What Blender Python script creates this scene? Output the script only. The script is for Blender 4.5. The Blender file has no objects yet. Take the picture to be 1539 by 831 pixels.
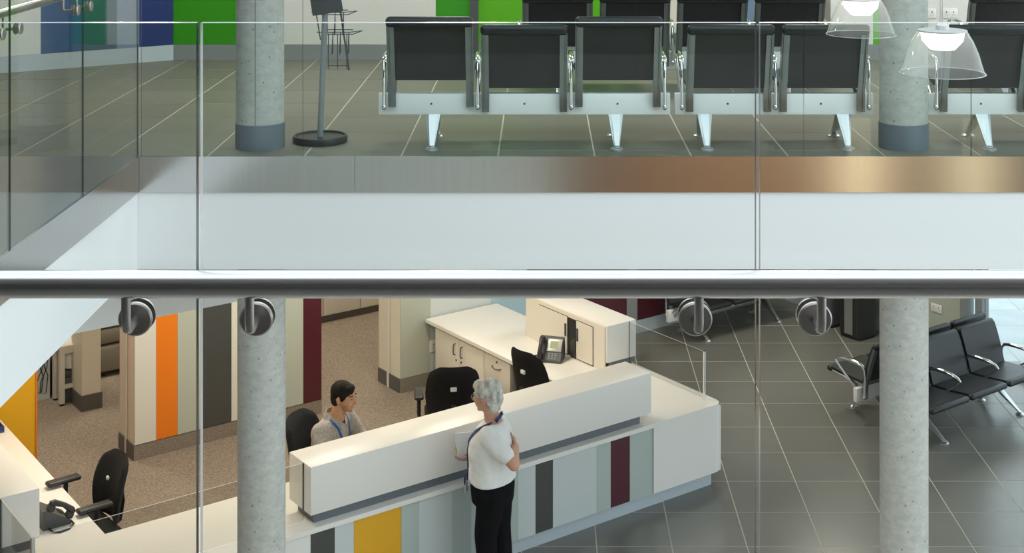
import bpy, bmesh, math, random
from mathutils import Vector, Matrix, noise
random.seed(7)
PI = math.pi
C = bpy.context.scene.collection
S = bpy.context.scene

# ------------------------------------------------------------------ camera
F, CX, CY, EYE = 2140.0, 812.0, -205.0, 1.81      # focal length and vanishing point in 1539x831 pixels, eye above upper floor
cam = bpy.data.cameras.new('camera'); co = bpy.data.objects.new('camera', cam); C.objects.link(co)
co.location = (0, 0, EYE); co.rotation_euler = (PI/2, 0, 0)
cam.sensor_width = 36.0; cam.lens = 36.0*F/1539.0
cam.shift_x = (769.5-CX)/1539.0; cam.shift_y = (CY-415.5)/1539.0
cam.clip_start = 0.05; cam.clip_end = 300
S.camera = co
# ------------------------------------------------------------------ world and exposure
w = bpy.data.worlds.new('sky'); S.world = w; w.use_nodes = True
bg = w.node_tree.nodes['Background']
bg.inputs[0].default_value = (0.81, 0.90, 1.0, 1); bg.inputs[1].default_value = 2.2
S.view_settings.view_transform = 'Standard'; S.view_settings.look = 'None'
S.view_settings.gamma = 1.0; S.view_settings.use_curve_mapping = False
S.view_settings.exposure = 0.10
WARM = (1.0, 0.84, 0.67); NEUT = (1.0, 0.93, 0.84)

# ------------------------------------------------------------------ the two grids
L = -3.62                                            # lower floor level
TH = math.radians(36.4)
U = Vector((math.cos(TH), math.sin(TH), 0)); V = Vector((-math.sin(TH), math.cos(TH), 0))
O = Vector((-1.628, 10.104, L))                      # lower grid origin: front corner of the raised counter
def G(u, v, z=0.0): return O + U*u + V*v + Vector((0, 0, z))
def u_at(px, v):
    k = (px-CX)/F; p = O + V*v
    return (k*p.y - p.x)/(U.x - k*U.y)
def v_at(px, u):
    k = (px-CX)/F; p = O + U*u
    return (k*p.y - p.x)/(V.x - k*V.y)
def z_at(py, y): return EYE - (py-CY)*y/F            # height on a surface at depth y
def x_at(px, y): return (px-CX)*y/F

# ------------------------------------------------------------------ materials
def nodes(name):
    m = bpy.data.materials.new(name); m.use_nodes = True
    nt = m.node_tree
    return m, nt, nt.nodes['Principled BSDF']
def mat(name, col, rough=0.5, metal=0.0, var=0.0, scale=8.0, stretch=(1, 1, 1), bump=0.0, coat=0.0, objvar=0.0, detail=4.0, dark=None, spec=None):
    m, nt, b = nodes(name)
    b.inputs['Base Color'].default_value = (*col, 1); b.inputs['Roughness'].default_value = rough
    b.inputs['Metallic'].default_value = metal; b.inputs['Coat Weight'].default_value = coat
    b.inputs['Coat Roughness'].default_value = 0.08
    if spec is not None: b.inputs['Specular IOR Level'].default_value = spec
    if var or bump or objvar:
        tc = nt.nodes.new('ShaderNodeTexCoord'); mp = nt.nodes.new('ShaderNodeMapping')
        mp.inputs['Scale'].default_value = stretch
        nt.links.new(tc.outputs['Object'], mp.inputs[0])
        n = nt.nodes.new('ShaderNodeTexNoise'); n.inputs['Scale'].default_value = scale; n.inputs['Detail'].default_value = detail
        nt.links.new(mp.outputs[0], n.inputs['Vector'])
        r = nt.nodes.new('ShaderNodeValToRGB')
        d = dark if dark else tuple(c*(1-var) for c in col)
        hi = tuple(min(1, c*(1+var*0.6)) for c in col)
        r.color_ramp.elements[0].color = (*d, 1); r.color_ramp.elements[1].color = (*hi, 1)
        r.color_ramp.elements[0].position = 0.3; r.color_ramp.elements[1].position = 0.7
        nt.links.new(n.outputs['Fac'], r.inputs[0])
        out = r.outputs[0]
        if objvar:
            oi = nt.nodes.new('ShaderNodeObjectInfo'); mr = nt.nodes.new('ShaderNodeMapRange')
            mr.inputs['To Min'].default_value = 1-objvar; mr.inputs['To Max'].default_value = 1+objvar
            nt.links.new(oi.outputs['Random'], mr.inputs['Value'])
            hs = nt.nodes.new('ShaderNodeHueSaturation')
            nt.links.new(mr.outputs[0], hs.inputs['Value']); nt.links.new(out, hs.inputs['Color']); out = hs.outputs[0]
        nt.links.new(out, b.inputs['Base Color'])
        if bump:
            bp = nt.nodes.new('ShaderNodeBump'); bp.inputs['Strength'].default_value = bump; bp.inputs['Distance'].default_value = 0.01
            nt.links.new(n.outputs['Fac'], bp.inputs['Height']); nt.links.new(bp.outputs[0], b.inputs['Normal'])
    return m
def glass_mat(name, tint, ior=1.26, white=0.0):
    m = bpy.data.materials.new(name); m.use_nodes = True; nt = m.node_tree
    nt.nodes.remove(nt.nodes['Principled BSDF']); out = nt.nodes['Material Output']
    t = nt.nodes.new('ShaderNodeBsdfTransparent'); t.inputs[0].default_value = (*tint, 1)
    g = nt.nodes.new('ShaderNodeBsdfGlossy'); g.inputs['Roughness'].default_value = 0.0
    lw = nt.nodes.new('ShaderNodeLayerWeight'); lw.inputs[0].default_value = 0.5
    pw = nt.nodes.new('ShaderNodeMath'); pw.operation = 'POWER'; pw.inputs[1].default_value = 5.0; nt.links.new(lw.outputs['Facing'], pw.inputs[0])
    r0 = ((ior-1)/(ior+1))**2
    fr = nt.nodes.new('ShaderNodeMath'); fr.operation = 'MULTIPLY_ADD'; fr.inputs[1].default_value = 1-r0; fr.inputs[2].default_value = r0; nt.links.new(pw.outputs[0], fr.inputs[0])
    mx = nt.nodes.new('ShaderNodeMixShader')
    nt.links.new(fr.outputs[0], mx.inputs[0]); nt.links.new(t.outputs[0], mx.inputs[1]); nt.links.new(g.outputs[0], mx.inputs[2])
    last = mx
    if white:
        d = nt.nodes.new('ShaderNodeBsdfTranslucent'); d.inputs[0].default_value = (0.9, 0.9, 0.88, 1)
        m2 = nt.nodes.new('ShaderNodeMixShader'); m2.inputs[0].default_value = white
        nt.links.new(mx.outputs[0], m2.inputs[1]); nt.links.new(d.outputs[0], m2.inputs[2]); last = m2
    nt.links.new(last.outputs[0], out.inputs[0])
    return m
def emit_mat(name, col, s):
    m, nt, b = nodes(name)
    b.inputs['Base Color'].default_value = (*col, 1)
    b.inputs['Emission Color'].default_value = (*col, 1); b.inputs['Emission Strength'].default_value = s
    return m
def concrete_mat():
    m, nt, b = nodes('concrete'); b.inputs['Roughness'].default_value = 0.75
    tc = nt.nodes.new('ShaderNodeTexCoord')
    n1 = nt.nodes.new('ShaderNodeTexNoise'); n1.inputs['Scale'].default_value = 14; n1.inputs['Detail'].default_value = 12; n1.inputs['Roughness'].default_value = 0.78
    mp = nt.nodes.new('ShaderNodeMapping'); mp.inputs['Scale'].default_value = (1, 1, 1.6)
    nt.links.new(tc.outputs['Object'], mp.inputs[0]); nt.links.new(mp.outputs[0], n1.inputs['Vector'])
    r = nt.nodes.new('ShaderNodeValToRGB')
    r.color_ramp.elements[0].color = (0.34, 0.345, 0.33, 1); r.color_ramp.elements[0].position = 0.28
    r.color_ramp.elements[1].color = (0.53, 0.53, 0.49, 1); r.color_ramp.elements[1].position = 0.62
    nt.links.new(n1.outputs['Fac'], r.inputs[0])
    vo = nt.nodes.new('ShaderNodeTexVoronoi'); vo.inputs['Scale'].default_value = 17
    nt.links.new(tc.outputs['Object'], vo.inputs['Vector'])
    r2 = nt.nodes.new('ShaderNodeValToRGB'); r2.color_ramp.elements[0].color = (0.25, 0.25, 0.25, 1); r2.color_ramp.elements[0].position = 0.05
    r2.color_ramp.elements[1].color = (1, 1, 1, 1); r2.color_ramp.elements[1].position = 0.14
    nt.links.new(vo.outputs['Distance'], r2.inputs[0])
    mx = nt.nodes.new('ShaderNodeMix'); mx.data_type = 'RGBA'; mx.blend_type = 'MULTIPLY'; mx.inputs[0].default_value = 0.8
    nt.links.new(r.outputs[0], mx.inputs[6]); nt.links.new(r2.outputs[0], mx.inputs[7])
    nt.links.new(mx.outputs[2], b.inputs['Base Color'])
    return m
M = {}
M['white'] = mat('white paint', (0.80, 0.81, 0.81), 0.55)
M['wallwhite'] = mat('wall white', (0.72, 0.72, 0.69), 0.6)
M['cream'] = mat('cream paint', (0.70, 0.66, 0.57), 0.55)
M['laminate'] = mat('white laminate', (0.82, 0.81, 0.78), 0.22, coat=0.3)
M['counter'] = mat('solid surface', (0.84, 0.82, 0.79), 0.36, coat=0.0)
M['doorcream'] = mat('cabinet door', (0.74, 0.70, 0.62), 0.4)
M['steel'] = mat('brushed steel', (0.60, 0.60, 0.60), 0.17, 1.0, var=0.05, scale=9.0, stretch=(4, 4, 0.06), detail=6)
M['rail'] = mat('polished steel', (0.58, 0.56, 0.55), 0.24, 1.0)
M['bracket'] = mat('satin steel', (0.50, 0.46, 0.43), 0.36, 1.0)
M['chrome'] = mat('chrome', (0.82, 0.83, 0.84), 0.08, 1.0)
M['alu'] = mat('aluminium', (0.62, 0.64, 0.66), 0.30, 0.9)
M['frame'] = mat('grey metal frame', (0.22, 0.25, 0.265), 0.26, 0.9)
M['aluwhite'] = mat('pale anodised', (0.86, 0.87, 0.87), 0.4)
M['vinyl'] = mat('black vinyl', (0.011, 0.012, 0.015), 0.40, var=0.08, scale=40)
M['fabric'] = mat('black fabric', (0.012, 0.012, 0.013), 0.8, var=0.3, scale=60, bump=0.15, spec=0.25)
M['plastic'] = mat('black plastic', (0.02, 0.02, 0.021), 0.4)
M['darkgrey'] = mat('dark grey', (0.075, 0.08, 0.085), 0.5)
M['skirt'] = mat('grey skirting', (0.25, 0.27, 0.28), 0.5)
M['skirtdark'] = mat('dark skirting', (0.10, 0.095, 0.09), 0.5)
M['skirtlight'] = mat('pale skirting', (0.50, 0.57, 0.62), 0.45)
M['colband'] = mat('column base paint', (0.15, 0.18, 0.21), 0.55, var=0.12, scale=6)
M['tile'] = mat('floor tile', (0.180, 0.175, 0.157), 0.26, var=0.07, scale=2.2, objvar=0.06, detail=3, spec=0.8)
M['tileup'] = mat('upper floor tile', (0.185, 0.178, 0.145), 0.48, var=0.07, scale=2.2, objvar=0.06, detail=3, spec=0.4)
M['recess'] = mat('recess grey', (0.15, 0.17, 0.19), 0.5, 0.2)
M['grout'] = mat('grout', (0.52, 0.49, 0.42), 0.8)
M['paving'] = mat('pale paving', (0.56, 0.60, 0.63), 0.6, var=0.1, scale=3, objvar=0.05)
M['carpet'] = mat('brown carpet', (0.255, 0.208, 0.168), 0.95, var=0.45, scale=85, bump=0.4, detail=2)
M['concrete'] = concrete_mat()
M['glass'] = glass_mat('clear glass', (0.955, 0.98, 0.967))
M['screenglass'] = glass_mat('greyed screen glass', (0.90, 0.905, 0.895))  # greyish reflection of the screens is put into this tint
M['glassedge'] = mat('glass edge', (0.66, 0.68, 0.68), 0.15, spec=0.8)
M['glassedgedark'] = mat('green glass edge', (0.03, 0.05, 0.05), 0.2)
M['acrylic'] = glass_mat('clear acrylic', (0.985, 0.985, 0.98), 1.5, 0.13)
M['black'] = mat('black', (0.008, 0.008, 0.008), 0.5)
for n, c in dict(green=(0.035, 0.30, 0.006), lime=(0.10, 0.42, 0.006), blue=(0.010, 0.075, 0.22), teal=(0.004, 0.065, 0.11), greyblue=(0.16, 0.24, 0.36),
                 navy=(0.003, 0.022, 0.15), orange=(0.80, 0.20, 0.006), yellow=(0.78, 0.40, 0.010), sage=(0.45, 0.48, 0.41), sageblue=(0.46, 0.53, 0.50),
                 palegrey=(0.60, 0.65, 0.65), charcoal=(0.058, 0.060, 0.056), maroon=(0.075, 0.006, 0.016), paleblue=(0.42, 0.58, 0.66), offwhite=(0.68, 0.66, 0.60),
                 taupe=(0.22, 0.20, 0.17)).items():
    M[n] = mat(n + ' laminate', c, 0.38, coat=0.15)
M['timber'] = mat('timber veneer', (0.22, 0.115, 0.05), 0.4, var=0.3, scale=4, stretch=(6, 6, 0.4))
M['mustard'] = M['yellow']
M['bluethread'] = mat('blue lanyard', (0.015, 0.10, 0.32), 0.7)
M['navythread'] = mat('navy lanyard', (0.02, 0.045, 0.17), 0.7, var=0.6, scale=60)
M['paper'] = mat('paper', (0.82, 0.83, 0.84), 0.7)
M['screen'] = mat('display', (0.30, 0.34, 0.20), 0.3)
M['silver'] = mat('silver plastic', (0.50, 0.50, 0.48), 0.35, 0.3)
M['skin1'] = mat('skin tan', (0.47, 0.25, 0.14), 0.55, var=0.08, scale=30)
M['skin2'] = mat('skin fair', (0.60, 0.32, 0.22), 0.55, var=0.08, scale=30)
M['shirt'] = mat('grey shirt', (0.40, 0.37, 0.345), 0.85, var=0.35, scale=30, stretch=(3, 3, 0.6), bump=0.2)
M['blouse'] = mat('white blouse', (0.80, 0.80, 0.80), 0.8, var=0.06, scale=14, bump=0.25)
M['trousers'] = mat('black trousers', (0.004, 0.004, 0.005), 0.9, spec=0.12)
M['hairblack'] = mat('black hair', (0.007, 0.005, 0.004), 0.7, var=0.5, scale=50, bump=0.4, spec=0.2)
M['stubble'] = mat('stubbled skin', (0.35, 0.195, 0.115), 0.6, var=0.15, scale=60)
M['hairgrey'] = mat('grey hair', (0.62, 0.62, 0.58), 0.7, var=0.5, scale=26, stretch=(1, 1, 0.5), bump=0.8)
M['eye'] = mat('eye white', (0.42, 0.38, 0.34), 0.3)
M['lip'] = mat('lips', (0.36, 0.13, 0.10), 0.5)
M['light'] = emit_mat('lamp diffuser', (1.0, 0.93, 0.80), 5.0)
M['streakglow'] = emit_mat('streak glow diffuser', (1.0, 0.80, 0.50), 2.6)
M['bulb'] = emit_mat('pendant bulb', (1.0, 0.95, 0.80), 2.4)

# ------------------------------------------------------------------ mesh helpers
class MB:
    def __init__(s): s.v, s.f, s.m, s.sm = [], [], [], []
    def add(s, vs, fs, mi=0, smooth=False, T=None):
        k = len(s.v)
        s.v += [tuple(T @ Vector(p)) if T else tuple(p) for p in vs]
        s.f += [tuple(i+k for i in f) for f in fs]
        s.m += [mi]*len(fs); s.sm += [smooth]*len(fs)
        return s
    def box(s, a, b, mi=0, T=None):
        (x0, y0, z0), (x1, y1, z1) = a, b
        vs = [(x0, y0, z0), (x1, y0, z0), (x1, y1, z0), (x0, y1, z0), (x0, y0, z1), (x1, y0, z1), (x1, y1, z1), (x0, y1, z1)]
        return s.add(vs, [(0, 3, 2, 1), (4, 5, 6, 7), (0, 1, 5, 4), (1, 2, 6, 5), (2, 3, 7, 6), (3, 0, 4, 7)], mi, False, T)
    def rbox(s, a, b, r=0.01, mi=0, T=None, seg=2):
        bm = bmesh.new(); bmesh.ops.create_cube(bm, size=1)
        for v in bm.verts:
            v.co = Vector([(a[i]+b[i])/2 + v.co[i]*(b[i]-a[i]) for i in range(3)])
        bmesh.ops.bevel(bm, geom=bm.edges[:], offset=r, segments=seg, affect='EDGES', profile=0.5)
        bm.verts.index_update()
        s.add([v.co[:] for v in bm.verts], [tuple(v.index for v in f.verts) for f in bm.faces], mi, True, T); bm.free(); return s
    def prism(s, poly, z0, z1, mi=0, T=None, smooth=False):
        n = len(poly)
        vs = [(x, y, z0) for x, y in poly] + [(x, y, z1) for x, y in poly]
        fs = [tuple(range(n))[::-1], tuple(range(n, 2*n))] + [(i, (i+1) % n, n+(i+1) % n, n+i) for i in range(n)]
        return s.add(vs, fs, mi, smooth, T)
    def tube(s, pts, rad, seg=10, mi=0, T=None, flat=1.0, cap=True):
        pts = [Vector(p) for p in pts]; n = len(pts)
        rads = rad if isinstance(rad, (list, tuple)) else [rad]*n
        vs, fs = [], []; ref = None
        for i, p in enumerate(pts):
            t = (pts[min(i+1, n-1)] - pts[max(i-1, 0)]).normalized()
            if ref is None: ref = Vector((0, 0, 1)) if abs(t.z) < 0.9 else Vector((1, 0, 0))
            a = (ref - t*ref.dot(t)).normalized(); b = t.cross(a); ref = a
            for k in range(seg):
                an = 2*PI*k/seg
                vs.append(p + a*math.cos(an)*rads[i]*flat + b*math.sin(an)*rads[i])
        for i in range(n-1):
            for k in range(seg):
                fs.append((i*seg+k, i*seg+(k+1) % seg, (i+1)*seg+(k+1) % seg, (i+1)*seg+k))
        if cap: fs += [tuple(range(seg))[::-1], tuple(range((n-1)*seg, n*seg))]
        return s.add(vs, fs, mi, True, T)
    def lathe(s, prof, seg=24, mi=0, T=None, closed=False):
        n = len(prof); vs, fs = [], []
        for r, z in prof:
            for k in range(seg):
                an = 2*PI*k/seg; vs.append((r*math.cos(an), r*math.sin(an), z))
        for i in range(n-1):
            for k in range(seg):
                fs.append((i*seg+k, i*seg+(k+1) % seg, (i+1)*seg+(k+1) % seg, (i+1)*seg+k))
        if closed: fs += [tuple(range(seg))[::-1], tuple(range((n-1)*seg, n*seg))]
        return s.add(vs, fs, mi, True, T)
    def ball(s, c, r, seg=12, rings=8, mi=0, T=None):
        r = r if isinstance(r, (tuple, list)) else (r, r, r)
        vs, fs = [(c[0], c[1], c[2]-r[2])], []
        for i in range(1, rings):
            ph = -PI/2 + PI*i/rings
            for k in range(seg):
                an = 2*PI*k/seg
                vs.append((c[0]+r[0]*math.cos(ph)*math.cos(an), c[1]+r[1]*math.cos(ph)*math.sin(an), c[2]+r[2]*math.sin(ph)))
        vs.append((c[0], c[1], c[2]+r[2])); e = len(vs)-1
        for k in range(seg): fs.append((0, 1+(k+1) % seg, 1+k))
        for i in range(rings-2):
            for k in range(seg):
                fs.append((1+i*seg+k, 1+i*seg+(k+1) % seg, 1+(i+1)*seg+(k+1) % seg, 1+(i+1)*seg+k))
        for k in range(seg): fs.append((e, 1+(rings-2)*seg+k, 1+(rings-2)*seg+(k+1) % seg))
        return s.add(vs, fs, mi, True, T)
    def cone(s, p0, r0, p1, r1, seg=14, mi=0):
        """tapered capsule with round ends"""
        p0, p1 = Vector(p0), Vector(p1); d = p1-p0; Ln = max(d.length, 1e-5)
        prof = [(max(1e-4, r0*math.cos(a)), r0*math.sin(a)) for a in [(-PI/2 + PI/2*i/4) for i in range(5)]]
        prof += [(max(1e-4, r1*math.cos(a)), Ln + r1*math.sin(a)) for a in [PI/2*i/4 for i in range(5)]]
        T = Matrix.Translation(p0) @ d.to_track_quat('Z', 'Y').to_matrix().to_4x4()
        return s.lathe(prof, seg, mi, T, True)
    def mesh(s, name, mats):
        me = bpy.data.meshes.new(name); me.from_pydata(s.v, [], s.f)
        for m in (mats if isinstance(mats, (list, tuple)) else [mats]): me.materials.append(M[m])
        me.polygons.foreach_set('material_index', s.m); me.polygons.foreach_set('use_smooth', s.sm)
        me.update(); 
        if any(s.sm): me.set_sharp_from_angle(angle=math.radians(38))
        return me
    def build(s, name, mats, parent=None):
        o = bpy.data.objects.new(name, s.mesh(name, mats)); C.objects.link(o); o.parent = parent
        return o
def tag(o, label=None, cat=None, group=None, kind=None):
    if label: o['label'] = label
    if cat: o['category'] = cat
    if group: o['group'] = group
    if kind: o['kind'] = kind
    return o
def thing(name, label, cat, loc=(0, 0, 0), rz=0.0, group=None, kind=None):
    o = bpy.data.objects.new(name, None); C.objects.link(o); o.empty_display_size = 0.1
    o.location = loc; o.rotation_euler = (0, 0, rz)
    return tag(o, label, cat, group, kind)
def gthing(name, label, cat, u, v, z=0.0, rz=0.0, **k):
    return thing(name, label, cat, G(u, v, z), TH+rz, **k)
def linked(name, me, parent, loc=(0, 0, 0), rz=0.0):
    o = bpy.data.objects.new(name, me); C.objects.link(o); o.parent = parent
    o.location = loc; o.rotation_euler = (0, 0, rz); return o
def arc(c, r, a0, a1, n, ax=(0, 1)):
    out = []
    for i in range(n+1):
        a = a0+(a1-a0)*i/n; p = [c[0], c[1], c[2]]
        p[ax[0]] += r*math.cos(a); p[ax[1]] += r*math.sin(a); out.append(tuple(p))
    return out
def area_light(name, loc, sx, sy, power, col, rot=(0, 0, 0), parent=None):
    l = bpy.data.lights.new(name, 'AREA'); l.shape = 'RECTANGLE'; l.size = sx; l.size_y = sy; l.energy = power; l.color = col
    o = bpy.data.objects.new(name, l); C.objects.link(o); o.location = loc; o.rotation_euler = rot; o.parent = parent
    return o

# ================================================================== STRUCTURE
YF = 8.80; XL = -2.48; YN = 2.42                     # far edge, left edge and near edge of the void
def struct(name, b, mats, label, cat, parent=None):
    o = b.build(name, mats, parent)
    return tag(o, label, cat, kind='structure')
WALLTOP = 2.75; H0 = -0.70-L
# --- slabs; the white fascias are their front faces
FAR = [(-9, YF+0.012), (9.5, YF+0.012), (9.5, 9.5), (1.4, 20.5), (-9, 20.5)]      # far floor plate, cut off along the glazed facade
struct('ceiling_far', MB().prism(FAR, -0.70, -0.02), 'white', 'white slab edge and soffit under the upper waiting area', 'ceiling')
struct('ceiling_side', MB().box((-9, -4, -0.70), (XL-0.012, YF+0.01, -0.02)), 'white', 'white slab edge under the side walkway', 'ceiling')
struct('ceiling_near', MB().box((XL-0.01, -4, -0.70), (9, YN-0.03, -0.02)), 'white', 'white slab edge of the landing with the round steel handrail', 'ceiling')
# --- steel bands along the slab edges
t = thing('trim_1', 'brushed steel edge band above the long white fascia', 'edge trim', (0, YF, 0), kind='structure')
xs = [XL, x_at(533, YF), x_at(1141, YF), 5.2, 9]
for a, b in zip(xs, xs[1:]):
    MB().box((a+0.0015, 0, -0.222), (b-0.0015, 0.012, 0.0)).build('steel_panel', 'steel', t)
t = thing('trim_2', 'brushed steel edge band along the side walkway', 'edge trim', (XL, 0, 0), kind='structure')
ys = [-4, 1.2, 5.1, YF-0.001]
for a, b in zip(ys, ys[1:]):
    MB().box((-0.012, a+0.0015, -0.222), (0, b-0.0015, 0.0)).build('steel_panel', 'steel', t)
struct('trim_3', MB().box((XL, YN-0.03, -0.222), (9, YN-0.015, 0)), 'steel', 'brushed steel edge band under the near glass', 'edge trim')

# --- floors
def tile_mesh(name, sx, sy, m, h=0.012):
    gx, gy = 0.010, 0.009; b = MB()
    q = lambda e, z: [(gx/2+e, gy/2+e, z), (sx-gx/2-e, gy/2+e, z), (sx-gx/2-e, sy-gy/2-e, z), (gx/2+e, sy-gy/2-e, z)]
    b.add(q(0, 0) + q(0, h-0.001) + q(0.001, h),
          [(0, 1, 5, 4), (1, 2, 6, 5), (2, 3, 7, 6), (3, 0, 4, 7), (4, 5, 9, 8), (5, 6, 10, 9), (6, 7, 11, 10), (7, 4, 8, 11), (8, 9, 10, 11)])
    return b.mesh(name, m)
PXU, PYU = 0.599, 0.587
fl = struct('floor_upper', MB().prism(FAR, -0.02, -0.0015), 'grout', 'grey tiled floor of the upper waiting area', 'floor')
tm = tile_mesh('floor_tile', PXU, PYU, 'tileup', 0.012)
for j in range(-2, 7):
    for i in range(-7, 13):
        x0, y0 = -1.46+PXU*i, 9.58+PYU*j
        if y0+PYU < YF+0.1 or y0 > 13.15 or x0 > 0.345*(y0+PYU)+0.05 or x0+PXU < -0.385*(y0+PYU): continue
        if y0 < YF+0.015:
            d = YF+0.015-y0
            linked('tile', tile_mesh('edge_tile', PXU, PYU-d, 'tileup'), fl, (x0, y0+d, -0.012)); continue
        linked('tile', tm, fl, (x0, y0, -0.012))
struct('floor_side', MB().box((-9, -4, -0.02), (XL-0.012, YF+0.012, 0.0)), 'tile', 'grey floor of the side walkway', 'floor')
struct('floor_landing', MB().box((XL-0.012, -4, -0.02), (9, YN-0.03, 0.0)), 'tile', 'grey floor of the near landing', 'floor')
def carpet_zone(u, v): return -6.2 < u < 3.75 and 0.3 < v < 9
fl = struct('floor_lower', MB().box((-12, -4, L-0.2), (14, 24, L-0.0015)), 'grout', 'grey tiled floor of the lower waiting area', 'floor')
tl = tile_mesh('floor_tile_lower', 0.598, 0.601, 'tile', 0.012)
tp = tile_mesh('paving_slab', 0.598, 0.601, 'paving', 0.012)
for j in range(-2, 16):
    for i in range(-7, 10):
        x0, y0 = 2.243+0.598*i, 11.322+0.601*j
        cen = Vector((x0+0.3, y0+0.3, L))-O; cu, cv = cen.dot(U), cen.dot(V)
        cs = [((Vector((x0+a, y0+b, L))-O).dot(U), (Vector((x0+a, y0+b, L))-O).dot(V)) for a in (0, 0.6) for b in (0, 0.6)]
        if all(carpet_zone(*c) for c in cs): continue
        if cu < -1.0 or cv > 3.9 and cu < 8.3 or x0 > 0.36*(y0+0.6): continue
        out = cu > 8.45
        linked('paving_slab' if out else 'tile', tp if out else tl, fl, (x0, y0, L-0.012))
cz = MB().prism([tuple((U*u+V*v)[:2]) for u, v in [(-6.2, 0.3), (3.75, 0.3), (3.75, 3.55), (5.0, 3.55), (5.0, 9), (-6.2, 9)]], 0.0005, 0.006)
o = struct('floor_carpet', cz, 'carpet', 'speckled brown carpet behind the reception counter', 'carpet'); o.location = O

# --- upper back wall with colour panels
YB = 13.15
def panelled(wall, spans, y0, z0, z1, th=0.008, axis='x'):
    for a, b, m in spans:
        MB().box((a+0.001, y0-th, z0), (b-0.001, y0, z1)).build('panel', m, wall)
xc = -3.39
wb = struct('wall_back', MB().box((xc, YB, 0), (6.6, YB+0.15, WALLTOP)), 'wallwhite', 'white upper back wall with green panels', 'wall')
X = lambda p: x_at(p, YB)
panelled(wb, [(xc, X(358), 'green'), (X(358), X(655), 'wallwhite'), (X(655), X(707), 'green'), (X(719), X(960), 'lime'), (X(960), X(1090), 'cream'), (X(1090), X(1200), 'greyblue'),
              (X(1200), X(1248), 'taupe'), (X(1248), X(1312), 'wallwhite'), (X(1312), X(1322), 'lime'), (X(1322), X(1412), 'wallwhite'), (X(1413), 6.55, 'wallwhite')], YB, 0.142, WALLTOP)
MB().box((X(707), YB-0.05, 0), (X(719), YB, WALLTOP)).build('mullion', 'darkgrey', wb)
struct('baseboard_back', MB().box((xc, YB-0.014, 0), (6.6, YB, 0.14)), 'skirt', 'grey skirting along the green and white upper wall', 'skirting')
# angled left wall
ang = math.atan2(13.13-12.3, -3.39+4.67)
wl = tag(thing('wall_left', 'angled upper wall with blue and white panels', 'wall', (xc, 13.13, 0), ang), kind='structure')
MB().box((-5, 0, 0), (0, 0.15, WALLTOP)).build('wall_core', 'wallwhite', wl)
def s_left(px):
    k = (px-CX)/F; d = Vector((math.cos(ang), math.sin(ang)))
    return (k*13.13-xc)/(d.x-k*d.y)
bnd = [(-140, 'wallwhite'), (61, 'blue'), (126, 'teal'), (175, 'greyblue'), (209, 'navy'), (260, None)]
for (a, m), (b, _) in zip(bnd, bnd[1:]):
    MB().box((s_left(a)+0.001, -0.01, 0.142), (s_left(b)-0.001, 0, WALLTOP)).build('panel', m, wl)
MB().box((-5, -0.014, 0), (0.002, 0, 0.14)).build('skirting', 'skirtlight', wl)  # grey skirting; the daylight on it is put into a paler colour
# shell out of view
struct('wall_side', MB().box((-9.15, -4, L), (-9, 20.5, WALLTOP)), 'wallwhite', 'plain white wall beyond the side walkway', 'wall')
struct('wall_rear', MB().box((-9, -4.15, 0), (9, -4, WALLTOP)), 'taupe', 'plain taupe wall behind the near landing', 'wall')
wn = tag(thing('wall_near', 'unseen grey wall under the near landing, timber panels added for warm reflections', 'wall', (0, 0.4, L)), kind='structure')
MB().box((-9, -0.15, 0), (9, 0, H0)).build('wall_core', 'palegrey', wn)
for k in range(14):  # unseen timber, added so the steel band reflects a warm brown
    MB().box((0.2+0.6*k, 0.0, 0.02), (0.795+0.6*k, 0.012, H0-0.02)).build('panel', 'timber', wn)
struct('ceiling_upper', MB().prism(FAR, WALLTOP, WALLTOP+0.2).box((-9, -4, WALLTOP), (XL, YF, WALLTOP+0.2)).box((XL, -4, WALLTOP), (9, 1.5, WALLTOP+0.2)),
       'white', 'white ceiling of the upper floor around the open void', 'ceiling')

# --- lower walls on the turned grid
VW = 3.5; H = 2.92
def glocal(name, label, cat, kind=None): return gthing(name, label, cat, 0, 0, kind=kind)
ws = glocal('wall_striped', 'cream wall with orange, sage, charcoal and maroon vertical stripes behind the reception', 'wall', 'structure')
UE = u_at(483, VW)
u0 = 0.02
MB().box((u0, VW, 0.0), (UE, VW+0.37, H)).build('wall_core', 'cream', ws)
sp = [(202, 'offwhite'), (234, 'orange'), (266, 'sage'), (302, 'charcoal'), (347, 'offwhite'), (380, 'sage'), (455, 'maroon'), (482.5, None)]
for (a, m), (b, _) in zip(sp, sp[1:]):
    MB().box((max(u_at(a, VW), u0)+0.001, VW-0.012, 0.15), (u_at(b, VW)-0.001, VW, H-0.01)).build('panel', m, ws)
MB().box((u0-0.004, VW-0.006, 0.0), (UE, VW, 0.146)).build('skirting', 'carpet', ws)
MB().box((u0-0.012, VW, 0.0), (u0, VW+0.37, 0.15)).build('end_skirting', 'skirtdark', ws)
MB().box((u0-0.016, VW+0.17, 0.0), (u0-0.004, VW+0.20, H)).build('door_stop', 'offwhite', ws)
wy = glocal('wall_yellow', 'deep yellow panelled wall beyond the reception desk', 'wall', 'structure')
UY = u_at(55, VW)
MB().box((-6, VW, 0), (UY-0.03, VW+0.37, H)).build('wall_core', 'cream', wy)
MB().box((-6, VW-0.012, 0.02), (UY-0.012, VW, H-0.01)).build('panel', 'yellow', wy)
MB().box((UY-0.012, VW-0.02, 0.0), (UY, VW+0.37, H)).build('edge_trim', 'orange', wy)
w2 = glocal('wall_long', 'long wall with sage end and dark red panels behind the cabinets', 'wall', 'structure')
u2 = u_at(601, VW)
MB().box((u2, VW, 0.0), (8.4, VW+0.43, H)).build('wall_core', 'cream', w2)
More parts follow.
